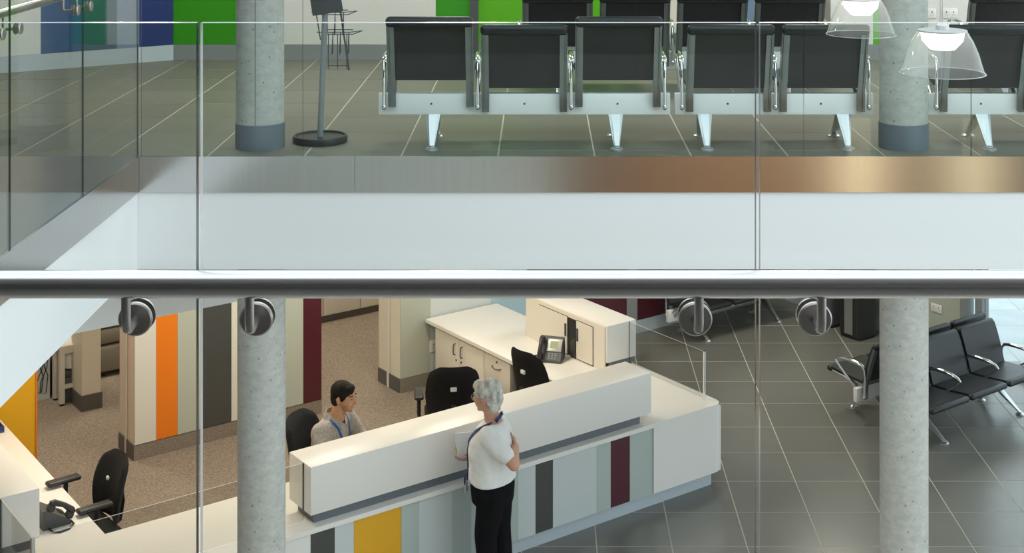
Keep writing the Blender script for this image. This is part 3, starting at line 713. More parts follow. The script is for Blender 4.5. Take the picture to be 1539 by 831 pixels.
# ================================================================== OFFICE CHAIRS
def office_chair(label, u, v, face, tagside=-1, arms=True, z=0.006, bh=0.52, ah=0.655):
    """face: heading in the grid frame; local +x is the sitting direction"""
    t = gthing('office_chair', label, 'chair', u, v, z, face)
    # seat
    b = MB().rbox((-0.23, -0.24, 0.43), (0.25, 0.24, 0.505), 0.035, seg=3); b.build('seat', 'fabric', t)
    # backrest: curved rounded pad
    n, m = 12, 14; vs = []; fs = []
    for side in (0, 1):
        for j in range(m+1):
            for i in range(n+1):
                a, c = -1+2*i/n, j/m
                hw = 0.235*(0.86+0.18*math.sin(PI*min(1, c*1.05)))*(1-0.10*max(0, c-0.8)/0.2)
                corner = 1-max(0, abs(a)-0.75)/0.25*0.0
                z = 0.50+bh*c - (0.05*max(0, abs(a)-0.55)**2*4 if c > 0.9 else 0)*(c-0.9)/0.1*1.2
                x = -0.235-0.10*c+0.035*math.sin(PI*c)+0.055*a*a
                edge = min(1, min(1-abs(a), c, 1-c)*9)
                th = 0.030*math.sqrt(max(0.0, edge))
                vs.append((x + (th if side else -th*0.8), a*hw, z))
    K = (n+1)*(m+1)
    for j in range(m):
        for i in range(n):
            p = j*(n+1)+i
            fs.append((p, p+n+1, p+n+2, p+1)); q = p+K
            fs.append((q, q+1, q+n+2, q+n+1))
    back = MB().add(vs, fs, 0, True).build('backrest', 'fabric', t)
    xt = -0.272 if tagside < 0 else -0.228
    if tagside < 0: MB().rbox((-0.308, -0.028, 0.795), (-0.288, 0.028, 0.83), 0.005).build('label_tag', 'paper', back)
    else: MB().ball((-0.205, 0.0, 0.80), (0.012, 0.017, 0.017)).build('button', 'paper', back)
    MB().tube([(-0.05, 0, 0.42), (-0.20, 0, 0.42), (-0.30, 0, 0.46), (-0.325, 0, 0.60), (-0.315, 0, 0.68)], 0.024, 10, flat=0.6).build('back_stem', 'plastic', t)
    if arms:
        for s in (-1, 1):
            a = MB().tube([(0.02, s*0.20, 0.435), (0.02, s*0.285, 0.44), (0.01, s*0.295, 0.50), (0.0, s*0.295, ah+0.005)], 0.018, 8).build('arm_post', 'plastic', t)
            MB().rbox((-0.11, s*0.295-0.042, ah), (0.15, s*0.295+0.042, ah+0.035), 0.017, seg=3).build('arm_pad', 'plastic', a)
    MB().lathe([(0.028, 0.10), (0.028, 0.30), (0.018, 0.30), (0.018, 0.42), (0.10, 0.425), (0.10, 0.44), (0.0001, 0.44)], 16, closed=False).build('gas_lift', 'plastic', t)
    base = MB().lathe([(0.0001, 0.12), (0.05, 0.12), (0.05, 0.06), (0.0001, 0.06)], 14)
    for k in range(5):
        an = 2*PI*k/5+0.3
        base.tube([(0.03*math.cos(an), 0.03*math.sin(an), 0.095), (0.28*math.cos(an), 0.28*math.sin(an), 0.065)], [0.025, 0.016], 8)
    bo = base.build('star_base', 'plastic', t)
    for k in range(5):
        an = 2*PI*k/5+0.3; cx, cy = 0.28*math.cos(an), 0.28*math.sin(an)
        MB().lathe([(0.0001, -0.02), (0.024, -0.02), (0.028, -0.012), (0.028, 0.012), (0.024, 0.02), (0.0001, 0.02)], 14, T=Matrix.Translation((cx, cy, 0.028)) @ Matrix.Rotation(an, 4, 'Z') @ Matrix.Rotation(PI/2, 4, 'X')).build('castor', 'plastic', bo)
    return t
office_chair('black swivel chair with armrests pulled up to the desk return with telephone', -1.15, 1.45, PI+0.06, 1, bh=0.46, ah=0.728)
office_chair('black swivel chair carrying the seated man in grey shirt', 0.72-0.05*math.cos(math.radians(-60.4)), 1.01-0.05*math.sin(math.radians(-60.4)), math.radians(-60.4), -1, z=-0.02)
office_chair('black swivel chair turned towards the double-door cupboard', 2.26, 1.66, 1.05, -1)
office_chair('black swivel chair tucked under the worktop near the telephone with screen', 3.15, 1.42, 0.10, -1, arms=False)

# ================================================================== TELEPHONES
def phone(label, u, v, rz, display):
    """local -y faces the user"""
    t = gthing('telephone', label, 'telephone', u, v, DT, rz)
    wdt = 0.105
    prof = [(-0.10, 0.0), (-0.10, 0.025), (0.04, 0.20), (0.075, 0.20), (0.10, 0.0)] if display else [(-0.10, 0.0), (-0.10, 0.025), (0.075, 0.135), (0.10, 0.135), (0.10, 0.0)]
    b = MB(); n = len(prof)
    vs = [(-wdt, y, z) for y, z in prof] + [(wdt, y, z) for y, z in prof]
    b.add(vs, [tuple(range(n)), tuple(range(2*n-1, n-1, -1))]+[(i, i+n, (i+1) % n+n, (i+1) % n) for i in range(n)])
    bo = b.build('body', 'darkgrey', t)
    sl = math.atan2(0.175, 0.14) if display else math.atan2(0.11, 0.175); T = Matrix.Translation((0, -0.10, 0.025)) @ Matrix.Rotation(sl, 4, 'X')
    hx = -0.088
    h = MB()
    h.tube([(hx, 0.01, 0.05), (hx, 0.03, 0.062), (hx, 0.10, 0.075), (hx, 0.175, 0.066), (hx, 0.20, 0.05)], [0.022, 0.024, 0.018, 0.024, 0.022], 10, T=T)
    h.rbox((hx-0.026, 0.0, 0.006), (hx+0.026, 0.055, 0.05), 0.012, T=T); h.rbox((hx-0.026, 0.155, 0.006), (hx+0.026, 0.21, 0.05), 0.012, T=T)
    h.build('handset', 'plastic', t)
    if display:
        MB().rbox((-0.04, 0.085, 0.001), (0.10, 0.205, 0.010), 0.004, T=T).build('bezel', 'silver', bo)
        MB().box((-0.015, 0.115, 0.0095), (0.065, 0.185, 0.0115), T=T).build('display', 'screen', bo)
    for i in range(3):
        for j in range(4):
            MB().box((-0.02+i*0.03, 0.012+j*0.016, 0.001), (0.0+i*0.03, 0.022+j*0.016, 0.005), T=T).build('key', 'skirt' if display else 'plastic', bo)
    pts = [(-0.085, -0.10, 0.02), (-0.13, -0.11, 0.008), (-0.185, -0.06, 0.008), (-0.20, 0.01, 0.008), (-0.17, 0.05, 0.008), (-0.11, 0.06, 0.012)]
    MB().tube(pts, 0.007, 8).build('cord', 'plastic', t)
phone('desk telephone with grey display standing by the sliding doors', 3.43, 1.72, -math.radians(52), True)
phone('black desk telephone with coiled cord beside the far raised box', -1.45, 1.17, math.radians(90), False)
tb = gthing('document_tray', 'dark document tray with blue rim on the far desk return', 'tray', u_at(-4, 3.0)+0.0, 2.72, DT)
tb.location = G(-1.38, v_at(2, -1.24), DT)
MB().box((-0.12, -0.16, 0), (0.12, 0.16, 0.012)).build('tray_floor', 'darkgrey', tb)
MB().box((-0.12, -0.16, 0.012), (0.12, -0.150, 0.05)).box((-0.12, 0.150, 0.012), (0.12, 0.16, 0.05)).box((0.11, -0.15, 0.012), (0.12, 0.15, 0.05)).build('rim', 'navy', tb)

# ================================================================== REAR OFFICE
def to_uv(px, py, z=0.0):
    y = F*(EYE-L-z)/(py-CY); p = Vector(((px-CX)*y/F, y, L))-O
    return p.dot(U), p.dot(V)
cu, cv = to_uv(123, 619.3)
t = gthing('office_pillar', 'slim cream pillar with dark base in the rear office', 'pillar', cu, cv)
MB().box((0, 0, 0), (0.19, 0.31, H)).build('shaft', 'cream', t)
MB().box((-0.012, -0.012, 0), (0.202, 0.322, 0.16)).build('base', 'skirtdark', t)
cu, cv = to_uv(148, 571)
t = gthing('photocopier', 'taupe office copier on castors beside the cream pillar', 'copier', cu, cv)
MB().rbox((0, 0, 0.06), (0.62, 0.6, 0.34), 0.03, seg=3).build('paper_cabinet', 'taupe', t)
for k in range(3): MB().rbox((0.0, 0.0, 0.36+0.17*k), (0.62, 0.6, 0.515+0.17*k), 0.02).build('paper_drawer', 'taupe', t)
MB().rbox((0.01, 0.03, 0.88), (0.61, 0.6, 1.05), 0.03).build('scanner_lid', 'skirt', t)
for x in (0.08, 0.54):
    for y in (0.08, 0.52): MB().lathe([(0.0001, -0.02), (0.03, -0.02), (0.03, 0.02), (0.0001, 0.02)], 14, T=Matrix.Translation((x, y, 0.03)) @ Matrix.Rotation(PI/2, 4, 'Y')).build('castor', 'black', t)
cu, cv = to_uv(92.5, 610)
t = gthing('trolley_table', 'white framed trolley table beside the cream pillar', 'table', cu, cv)
for x in (0.0, 0.26):
    for y in (0.0, 0.19): MB().box((x-0.025, y-0.025, 0.025), (x+0.025, y+0.025, 0.57)).build('leg', 'offwhite', t)
for x in (0, 0.26):
    for y in (0, 0.19): MB().lathe([(0.0001, 0), (0.02, 0), (0.024, 0.012), (0.024, 0.026), (0.0001, 0.026)], 12, T=Matrix.Translation((x, y, 0))).build('castor', 'black', t)
MB().box((-0.03, -0.03, 0.57), (0.29, 0.22, 0.60)).build('table_top', 'offwhite', t)
MB().box((0.025, -0.02, 0.17), (0.235, 0.02, 0.205)).build('rail', 'offwhite', t)
MB().box((0.025, -0.02, 0.52), (0.235, 0.02, 0.57)).build('rail', 'offwhite', t)
tt = gthing('paper_roll', 'white paper roll hanging under the trolley table', 'paper roll', cu+0.11, cv+0.095, 0.34)
MB().lathe([(0.0001, 0), (0.05, 0), (0.055, 0.02), (0.055, 0.19), (0.0001, 0.2)], 20).build('roll', 'paper', tt)
tt = gthing('computer_tower', 'black computer tower standing under the trolley table', 'computer', cu-0.005, cv+0.245)
MB().rbox((0, 0, 0), (0.075, 0.22, 0.40), 0.008).build('case', 'black', tt); MB().box((0.015, -0.004, 0.2), (0.06, 0.001, 0.34)).build('front_grille', 'darkgrey', tt)
tt = gthing('cross_cut_shredder', 'dark grey shredder bin under the trolley table', 'shredder', cu+0.03, cv+0.03)
MB().rbox((0, 0, 0), (0.20, 0.13, 0.26), 0.02).build('bin', 'darkgrey', tt); MB().rbox((-0.005, -0.005, 0.26), (0.205, 0.135, 0.325), 0.02).build('cutter_head', 'charcoal', tt)
cu, cv = to_uv(57, 604)
t = gthing('office_desk', 'pale modesty-panelled desk with hanging cables in the rear office', 'desk', cu, cv)
MB().box((-0.7, 0, 0.0), (0.12, 0.025, 0.70)).build('modesty_panel', 'palegrey', t)
MB().box((-0.75, -0.05, 0.70), (0.13, 0.7, 0.73)).build('desk_top', 'offwhite', t)
MB().box((0.08, 0.03, 0), (0.12, 0.65, 0.70)).build('leg_panel', 'offwhite', t)
tt = gthing('cable_bundle', 'loose black cables looping down the pale desk panel', 'cable', cu, cv)
for k in range(2):
    x = 0.0+0.045*k
    MB().tube([(x-0.05, -0.015, 0.55), (x, -0.018, 0.40), (x+0.05, -0.018, 0.25), (x+0.03, -0.018, 0.10-0.02*k), (x-0.03, -0.018, 0.09), (x-0.02, -0.018, 0.2), (x+0.04, -0.018, 0.34), (x+0.05, -0.018, 0.5)], 0.0045, 6).build('cable', 'black', tt)
# row of cupboards seen through the inner doorway
cu, cv = to_uv(483.5, 488)
uj = u_at(542, cv)
for k in range(3):
    ua = uj-1.0+k*0.5
    lab = ['white cupboard hidden behind the maroon stripe of the doorway', 'white cupboard seen through the inner doorway beside the maroon stripe', 'white cupboard seen through the inner doorway beside the sage wall end'][k]
    t = gthing('wall_cupboard', lab, 'cabinet', ua, cv, group='cupboards in the rear office')
    MB().box((0, 0.02, 0.09), (0.497, 0.5, 1.1)).build('body', 'offwhite', t)
    d = MB().rbox((0.003, 0, 0.10), (0.494, 0.02, 1.09), 0.003).build('door', 'offwhite', t)
    MB().rbox((0.43, -0.02, 0.80), (0.445, 0.0, 0.95), 0.004).build('handle', 'alu', d)
    MB().box((0, 0.04, 0), (0.497, 0.45, 0.09)).build('plinth', 'skirtdark', t)

# ================================================================== LITTER BINS
def bin_(label, u, v, band):
    t = gthing('litter_bin', label, 'bin', u, v)
    s = 0.16
    pl = rounded([(-s, -s), (s, -s), (s, s), (-s, s)], (0, 1, 2, 3), 0.07, 5)
    MB().prism([(x*0.94, y*0.94) for x, y in pl], 0.0, 0.03, smooth=False).build('foot_ring', 'black', t)
    MB().prism(pl, 0.03, 0.78, smooth=False).build('bin_body', 'plastic' if band else 'darkgrey', t)
    MB().prism([(x*1.03, y*1.03) for x, y in pl], 0.78, 0.83).build('lid', 'black', t)
    MB().prism([(x*0.5, y*0.5) for x, y in pl], 0.83, 0.834).build('opening', 'darkgrey', t)
    MB().box((-s-0.004, -0.06 if band else -0.09, 0.05), (-s+0.002, 0.06 if band else 0.09, 0.76)).build('steel_strip', 'alu', t)
bin_('black litter bin with upright steel strip', 7.98, 1.92, True)
bin_('dark grey litter bin beside the black one', 8.06, 2.42, False)

# ================================================================== PEOPLE
def remeshed(name, b, m, parent, vox=0.006, smooth=6, mats=None, pick=None):
    """fuse overlapping shapes into one continuous skin"""
    o = b.build(name, m, None)
    md = o.modifiers.new('fuse', 'REMESH'); md.mode = 'VOXEL'; md.voxel_size = vox; md.use_smooth_shade = True
    sm = o.modifiers.new('soft', 'SMOOTH'); sm.iterations = smooth; sm.factor = 0.5
    dg = bpy.context.evaluated_depsgraph_get()
    me = bpy.data.meshes.new_from_object(o.evaluated_get(dg)); old = o.data
    o.modifiers.clear(); o.data = me; bpy.data.meshes.remove(old); me.name = name
    me.materials.clear()
    for k in (mats or [m]): me.materials.append(M[k])
    if pick:
        for p in me.polygons: p.material_index = pick(p.center)
    for p in me.polygons: p.use_smooth = True
    o.parent = parent
    return o
def loft(b, rings, seg=24):
    """rings: (centre, rx, ry) horizontal ellipses, closed ends"""
    vs, fs = [], []
    for (c, rx, ry) in rings:
        for k in range(seg):
            a = 2*PI*k/seg; vs.append((c[0]+rx*math.cos(a), c[1]+ry*math.sin(a), c[2]))
    for i in range(len(rings)-1):
        for k in range(seg): fs.append((i*seg+k, i*seg+(k+1) % seg, (i+1)*seg+(k+1) % seg, (i+1)*seg+k))
    fs += [tuple(range(seg))[::-1], tuple(range((len(rings)-1)*seg, len(rings)*seg))]
    b.add(vs, fs, 0, True); return b
def head_shapes(b, T, fem=False):
    """head about the ear axis: local +x looks forward, z up, crown at +0.125, chin at -0.105"""
    def ell(c, r): b.ball(c, r, 20, 14, T=T)
    ell((-0.012, 0, 0.03), (0.095, 0.074, 0.092))           # skull
    ell((0.030, 0, -0.010), (0.062, 0.062, 0.085))          # face
    ell((0.040, 0, -0.068), (0.044, 0.044, 0.036))          # jaw
    ell((0.070, 0, -0.090), (0.018, 0.020, 0.016))          # chin
    ell((0.074, 0.0, 0.034), (0.018, 0.048, 0.012))         # brow
    for s in (-1, 1):
        ell((0.062, s*0.038, -0.022), (0.024, 0.022, 0.024))  # cheek
        ell((-0.008, s*0.074, -0.006), (0.017, 0.010, 0.031)) # ear
        ell((-0.002, s*0.071, -0.030), (0.010, 0.008, 0.010)) # lobe
    def pt(p): return T @ Vector(p)
    b.cone(pt((0.088, 0, 0.020)), 0.010, pt((0.108, 0, -0.022)), 0.013, 10)   # nose bridge to tip
    for s in (-1, 1): b.ball((0.098, s*0.012, -0.026), (0.011, 0.008, 0.008), 8, 6, T=T)
    ell((0.086, 0, -0.050), (0.012, 0.024, 0.006)); ell((0.084, 0, -0.062), (0.012, 0.021, 0.007))  # lips
def hand_shapes(b, wrist, fdir, pdir, curl=0.5, left=True, scale=1.0):
    """palm plus five bent fingers: fdir along the fingers, pdir out of the palm"""
    w_ = Vector(wrist); f = Vector(fdir).normalized(); p = Vector(pdir); p = (p-f*p.dot(f)).normalized()
    s = f.cross(p) * (1 if left else -1)                     # towards the thumb
    k = scale
    for i in range(4):
        b.cone(w_+s*(0.024-0.016*i)*k*0.8, 0.014*k, w_+f*0.082*k+s*(0.030-0.020*i)*k, 0.0125*k, 8)
    lens = [0.072, 0.080, 0.074, 0.058]
    for i in range(4):
        base = w_+f*0.086*k+s*(0.030-0.020*i)*k; d = f.copy(); q = base
        for j, fr in enumerate((0.45, 0.32, 0.23)):
            an = curl*(0.6+0.5*j); d = (d*math.cos(an)+p*math.sin(an)).normalized()
            q2 = q+d*lens[i]*fr*k*1.05; b.cone(q, (0.0092-0.0008*j)*k, q2, (0.0086-0.0010*j)*k, 8); q = q2
    q = w_+f*0.022*k+s*0.026*k; d = (f*0.6+s*0.75+p*0.35).normalized()
    for j, ln in enumerate((0.040, 0.032, 0.024)):
        q2 = q+d*ln*k; b.cone(q, (0.0125-0.0015*j)*k, q2, (0.0110-0.0015*j)*k, 8); q = q2; d = (d*0.75+f*0.5+p*0.25*curl).normalized()
def face_bits(t, T, iris, brow, glasses=False, lips='lip'):
    for s in (-1, 1):
        e = MB().ball((0.079, s*0.031, 0.014), (0.009, 0.012, 0.0055), 12, 8, T=T).build('eye', 'eye', t)
        MB().ball((0.0875, s*0.031, 0.0135), (0.0035, 0.0058, 0.0058), 10, 6, T=T).build('iris', iris, e)
        MB().tube([(0.0885, s*0.014, 0.034), (0.0885, s*0.032, 0.040), (0.074, s*0.052, 0.034)], [0.003, 0.0042, 0.002], 6, T=T).build('eyebrow', brow, t)
    MB().tube([(0.083, -0.022, -0.056), (0.0965, 0.0, -0.0555), (0.083, 0.022, -0.056)], [0.002, 0.0058, 0.002], 8, T=T, flat=0.8).build('mouth', lips, t)
    if glasses:
        b = MB()
        for s in (-1, 1):
            b.tube([(0.103, s*0.034+0.020*math.cos(a), 0.010+0.016*math.sin(a)) for a in [2*PI*k/16 for k in range(17)]], 0.0018, 6, T=T)
            b.tube([(0.103, s*0.054, 0.014), (0.06, s*0.080, 0.016), (0.0, s*0.084, 0.014)], 0.0018, 6, T=T)
        b.tube([(0.103, -0.014, 0.012), (0.106, 0, 0.015), (0.103, 0.014, 0.012)], 0.0018, 6, T=T)
        b.build('glasses', 'taupe', t)
def drape(shirt, pts, nrm, lift=0.004, sub=4):
    """lay a polyline on the outside of a garment"""
    from mathutils.bvhtree import BVHTree
    me = shirt.data; bv = BVHTree.FromPolygons([v.co for v in me.vertices], [tuple(p.vertices) for p in me.polygons])
    P, N = [], []
    for i in range(len(pts)-1):
        for k in range(sub):
            f = k/sub; P.append(Vector(pts[i]).lerp(Vector(pts[i+1]), f)); N.append(Vector(nrm[i]).lerp(Vector(nrm[i+1]), f).normalized())
    P.append(Vector(pts[-1])); N.append(Vector(nrm[-1]).normalized())
    out = []
    for p, n in zip(P, N):
        h = bv.ray_cast(p+n*0.12, -n, 0.2)
        out.append(h[0]+n*lift if h[0] is not None else p+n*lift)
    return out, N
def band(pts, wdt, th, name, m, t, nrm):
    """flat ribbon along points; nrm gives the outward direction at each point"""
    b = MB(); vs, fs = [], []; pts = [Vector(p) for p in pts]
    for i, p in enumerate(pts):
        d = (pts[min(i+1, len(pts)-1)]-pts[max(i-1, 0)]).normalized(); n = Vector(nrm[i]).normalized(); s = d.cross(n).normalized()
        vs += [p+s*wdt/2, p-s*wdt/2, p-s*wdt/2+n*th, p+s*wdt/2+n*th]
    for i in range(len(pts)-1):
        for q in range(4): fs.append((4*i+q, 4*i+(q+1) % 4, 4*i+4+(q+1) % 4, 4*i+4+q))
    fs += [(3, 2, 1, 0), tuple(4*len(pts)-4+q for q in range(4))]
    return b.add(vs, fs, 0, False).build(name, m, t)

def woman():
    loc = Vector((-0.345, 10.60, L))
    t = thing('person', 'grey-haired person in white blouse and black trousers standing at the counter', 'person', loc, math.radians(166))
    # local: +x forward, +y the person's own left (towards the camera), z up
    HT = Matrix.Translation((0.055, 0, 1.455)) @ Matrix.Rotation(math.radians(-8), 4, 'Z') @ Matrix.Rotation(math.radians(6), 4, 'Y')
    sl, sr = Vector((0.0, 0.165, 1.245)), Vector((0.02, -0.165, 1.245))
    el, er = Vector((-0.215, 0.225, 1.065)), Vector((0.06, -0.22, 0.985))
    wl_, wr_ = Vector((-0.175, 0.04, 1.125)), Vector((0.195, -0.135, 0.935))
    b = MB(); head_shapes(b, HT, True)
    b.cone((0.005, 0, 1.26), 0.062, (0.035, 0, 1.40), 0.052)
    loft(b, [((0.01, 0, 0.80), 0.14, 0.165), ((0.02, 0, 0.95), 0.145, 0.155), ((0.025, 0, 1.10), 0.14, 0.16), ((0.01, 0, 1.22), 0.105, 0.15), ((0.0, 0, 1.29), 0.06, 0.08)])
    for s, e, wv in ((sl, el, wl_), (sr, er, wr_)):
        b.cone(s, 0.050, e, 0.042); b.cone(e, 0.042, wv, 0.027)
    hand_shapes(b, wl_, (0.35, -0.9, 0.12), (0.9, 0.2, 0), 0.5, True, 0.92)
    hand_shapes(b, wr_, (0.85, 0.55, -0.05), (0.1, -0.5, 0.9), 0.30, False, 0.92)
    for s in (-1, 1):
        b.cone((0.0, s*0.085, 0.82), 0.085, (0.035, s*0.085, 0.46), 0.058); b.cone((0.035, s*0.085, 0.46), 0.056, (-0.03, s*0.085, 0.09), 0.036)
        b.cone((-0.04, s*0.085, 0.05), 0.036, (0.10, s*0.095, 0.03), 0.03)
    remeshed('body', b, 'skin2', t, 0.006, 5)
    # blouse
    b = MB()
    loft(b, [((0.01, 0, 0.862), 0.178, 0.205), ((0.012, 0, 0.90), 0.174, 0.20), ((0.016, 0, 0.97), 0.168, 0.19), ((0.020, 0, 1.06), 0.172, 0.19), ((0.016, 0, 1.15), 0.165, 0.185), ((0.005, 0, 1.24), 0.115, 0.17), ((-0.004, 0, 1.285), 0.075, 0.11)], 32)
    for s in (-1, 1): b.ball((0.108, s*0.075, 1.06), (0.07, 0.085, 0.085), 16, 12)
    for s, e in ((sl, el), (sr, er)):
        b.cone(s+Vector((0, 0, -0.015)), 0.075, s.lerp(e, 0.68), 0.066)
    bl = remeshed('blouse', b, 'blouse', t, 0.008, 6)
    for v in bl.data.vertices:                                # scalloped hem and soft folds
        c = v.co
        if c.z < 0.90:
            a = math.atan2(c.y, c.x-0.02); c.z += 0.018*math.cos(2*a+0.5)*(0.90-c.z)/0.05 if c.z > 0.85 else 0.018*math.cos(2*a+0.5)
        k = noise.noise(Vector((c.x*11, c.y*11, c.z*6)))*0.010+noise.noise(c*24)*0.003; d = Vector((c.x-0.02, c.y, 0)).normalized(); v.co = c+d*k
    # trousers
    b = MB()
    loft(b, [((0.01, 0, 0.70), 0.155, 0.185), ((0.01, 0, 0.82), 0.165, 0.19), ((0.01, 0, 0.95), 0.145, 0.165)])
    for s in (-1, 1):
        dx = 0.03 if s > 0 else -0.03
        b.cone((-0.01, s*0.085, 0.78), 0.115, (0.01+dx, s*0.085, 0.47), 0.085); b.cone((0.01+dx, s*0.085, 0.47), 0.085, (-0.02+dx, s*0.09, 0.10), 0.075)
    remeshed('trousers', b, 'trousers', t, 0.009, 6)
    for s in (-1, 1):
        dx = 0.03 if s > 0 else -0.03
        MB().rbox((-0.09+dx, s*0.09-0.043, 0.0), (0.15+dx, s*0.09+0.043, 0.075), 0.03, seg=3).build('shoe', 'plastic', t)
    # short layered hair
    b = MB()
    b.ball((-0.022, 0, 0.052), (0.108, 0.088, 0.092), 24, 16, T=HT); b.ball((-0.055, 0, 0.0), (0.070, 0.078, 0.095), 20, 14, T=HT)
    b.ball((0.050, 0, 0.085), (0.048, 0.062, 0.038), 16, 10, T=HT); b.ball((-0.055, 0, -0.06), (0.045, 0.06, 0.05), 16, 10, T=HT)
    for s in (-1, 1): b.ball((0.015, s*0.062, 0.045), (0.045, 0.022, 0.045), 14, 10, T=HT)
    hr = remeshed('hair', b, 'hairgrey', t, 0.005, 3)
    for v in hr.data.vertices:
        d = (v.co-HT.translation).normalized()
        v.co += d*(0.010*noise.noise(Vector((v.co.x*28, v.co.y*28, v.co.z*14)))+0.006*noise.noise(v.co*60))
    face_bits(t, HT, 'plastic', 'hairgrey', True)
    nl = [(-0.055, 0.02, 1.335), (-0.04, 0.065, 1.315), (0.02, 0.085, 1.27), (0.10, 0.075, 1.20), (0.175, 0.06, 1.10), (0.213, 0.045, 1.00), (0.210, 0.035, 0.88), (0.212, 0.03, 0.80)]
    nn = [(-1, 0.3, 0.3), (-0.3, 1, 0.4), (0.3, 0.8, 0.5), (0.7, 0.5, 0.5), (1, 0.3, 0.3), (1, 0.1, 0), (1, 0, -0.1), (1, 0, 0)]
    for s in (1, -1):
        pp, qq = drape(bl, [(a, s*y, z) for a, y, z in nl], [(a, s*y, z) for a, y, z in nn], 0.003)
        band(pp, 0.026, 0.005, 'lanyard', 'navythread', t, qq)
    MB().rbox((0.213, -0.03, 0.73), (0.218, 0.03, 0.81), 0.002).build('badge', 'paper', t)
    # notebook in the far hand: its own thing
    R = t.matrix_basis if False else Matrix.Translation(loc) @ Matrix.Rotation(math.radians(166), 4, 'Z')
    n = thing('notebook', 'white spiral notebook held in the hand of the standing person', 'notebook')
    n.matrix_world = R @ Matrix.Translation((0.245, -0.115, 0.925)) @ Matrix.Rotation(math.radians(10), 4, 'Y') @ Matrix.Rotation(math.radians(4), 4, 'Z')
    pg = MB().rbox((-0.065, -0.009, 0.0), (0.065, 0.009, 0.20), 0.003).build('pages', 'paper', n)
    MB().box((-0.068, 0.0095, -0.002), (0.066, 0.012, 0.203)).build('cover', 'paper', n); MB().box((-0.068, -0.012, -0.002), (0.066, -0.0095, 0.203)).build('cover', 'paper', n)
    MB().box((0.062, -0.013, 0.06), (0.072, 0.013, 0.10)).build('index_tab', 'yellow', n)
woman()

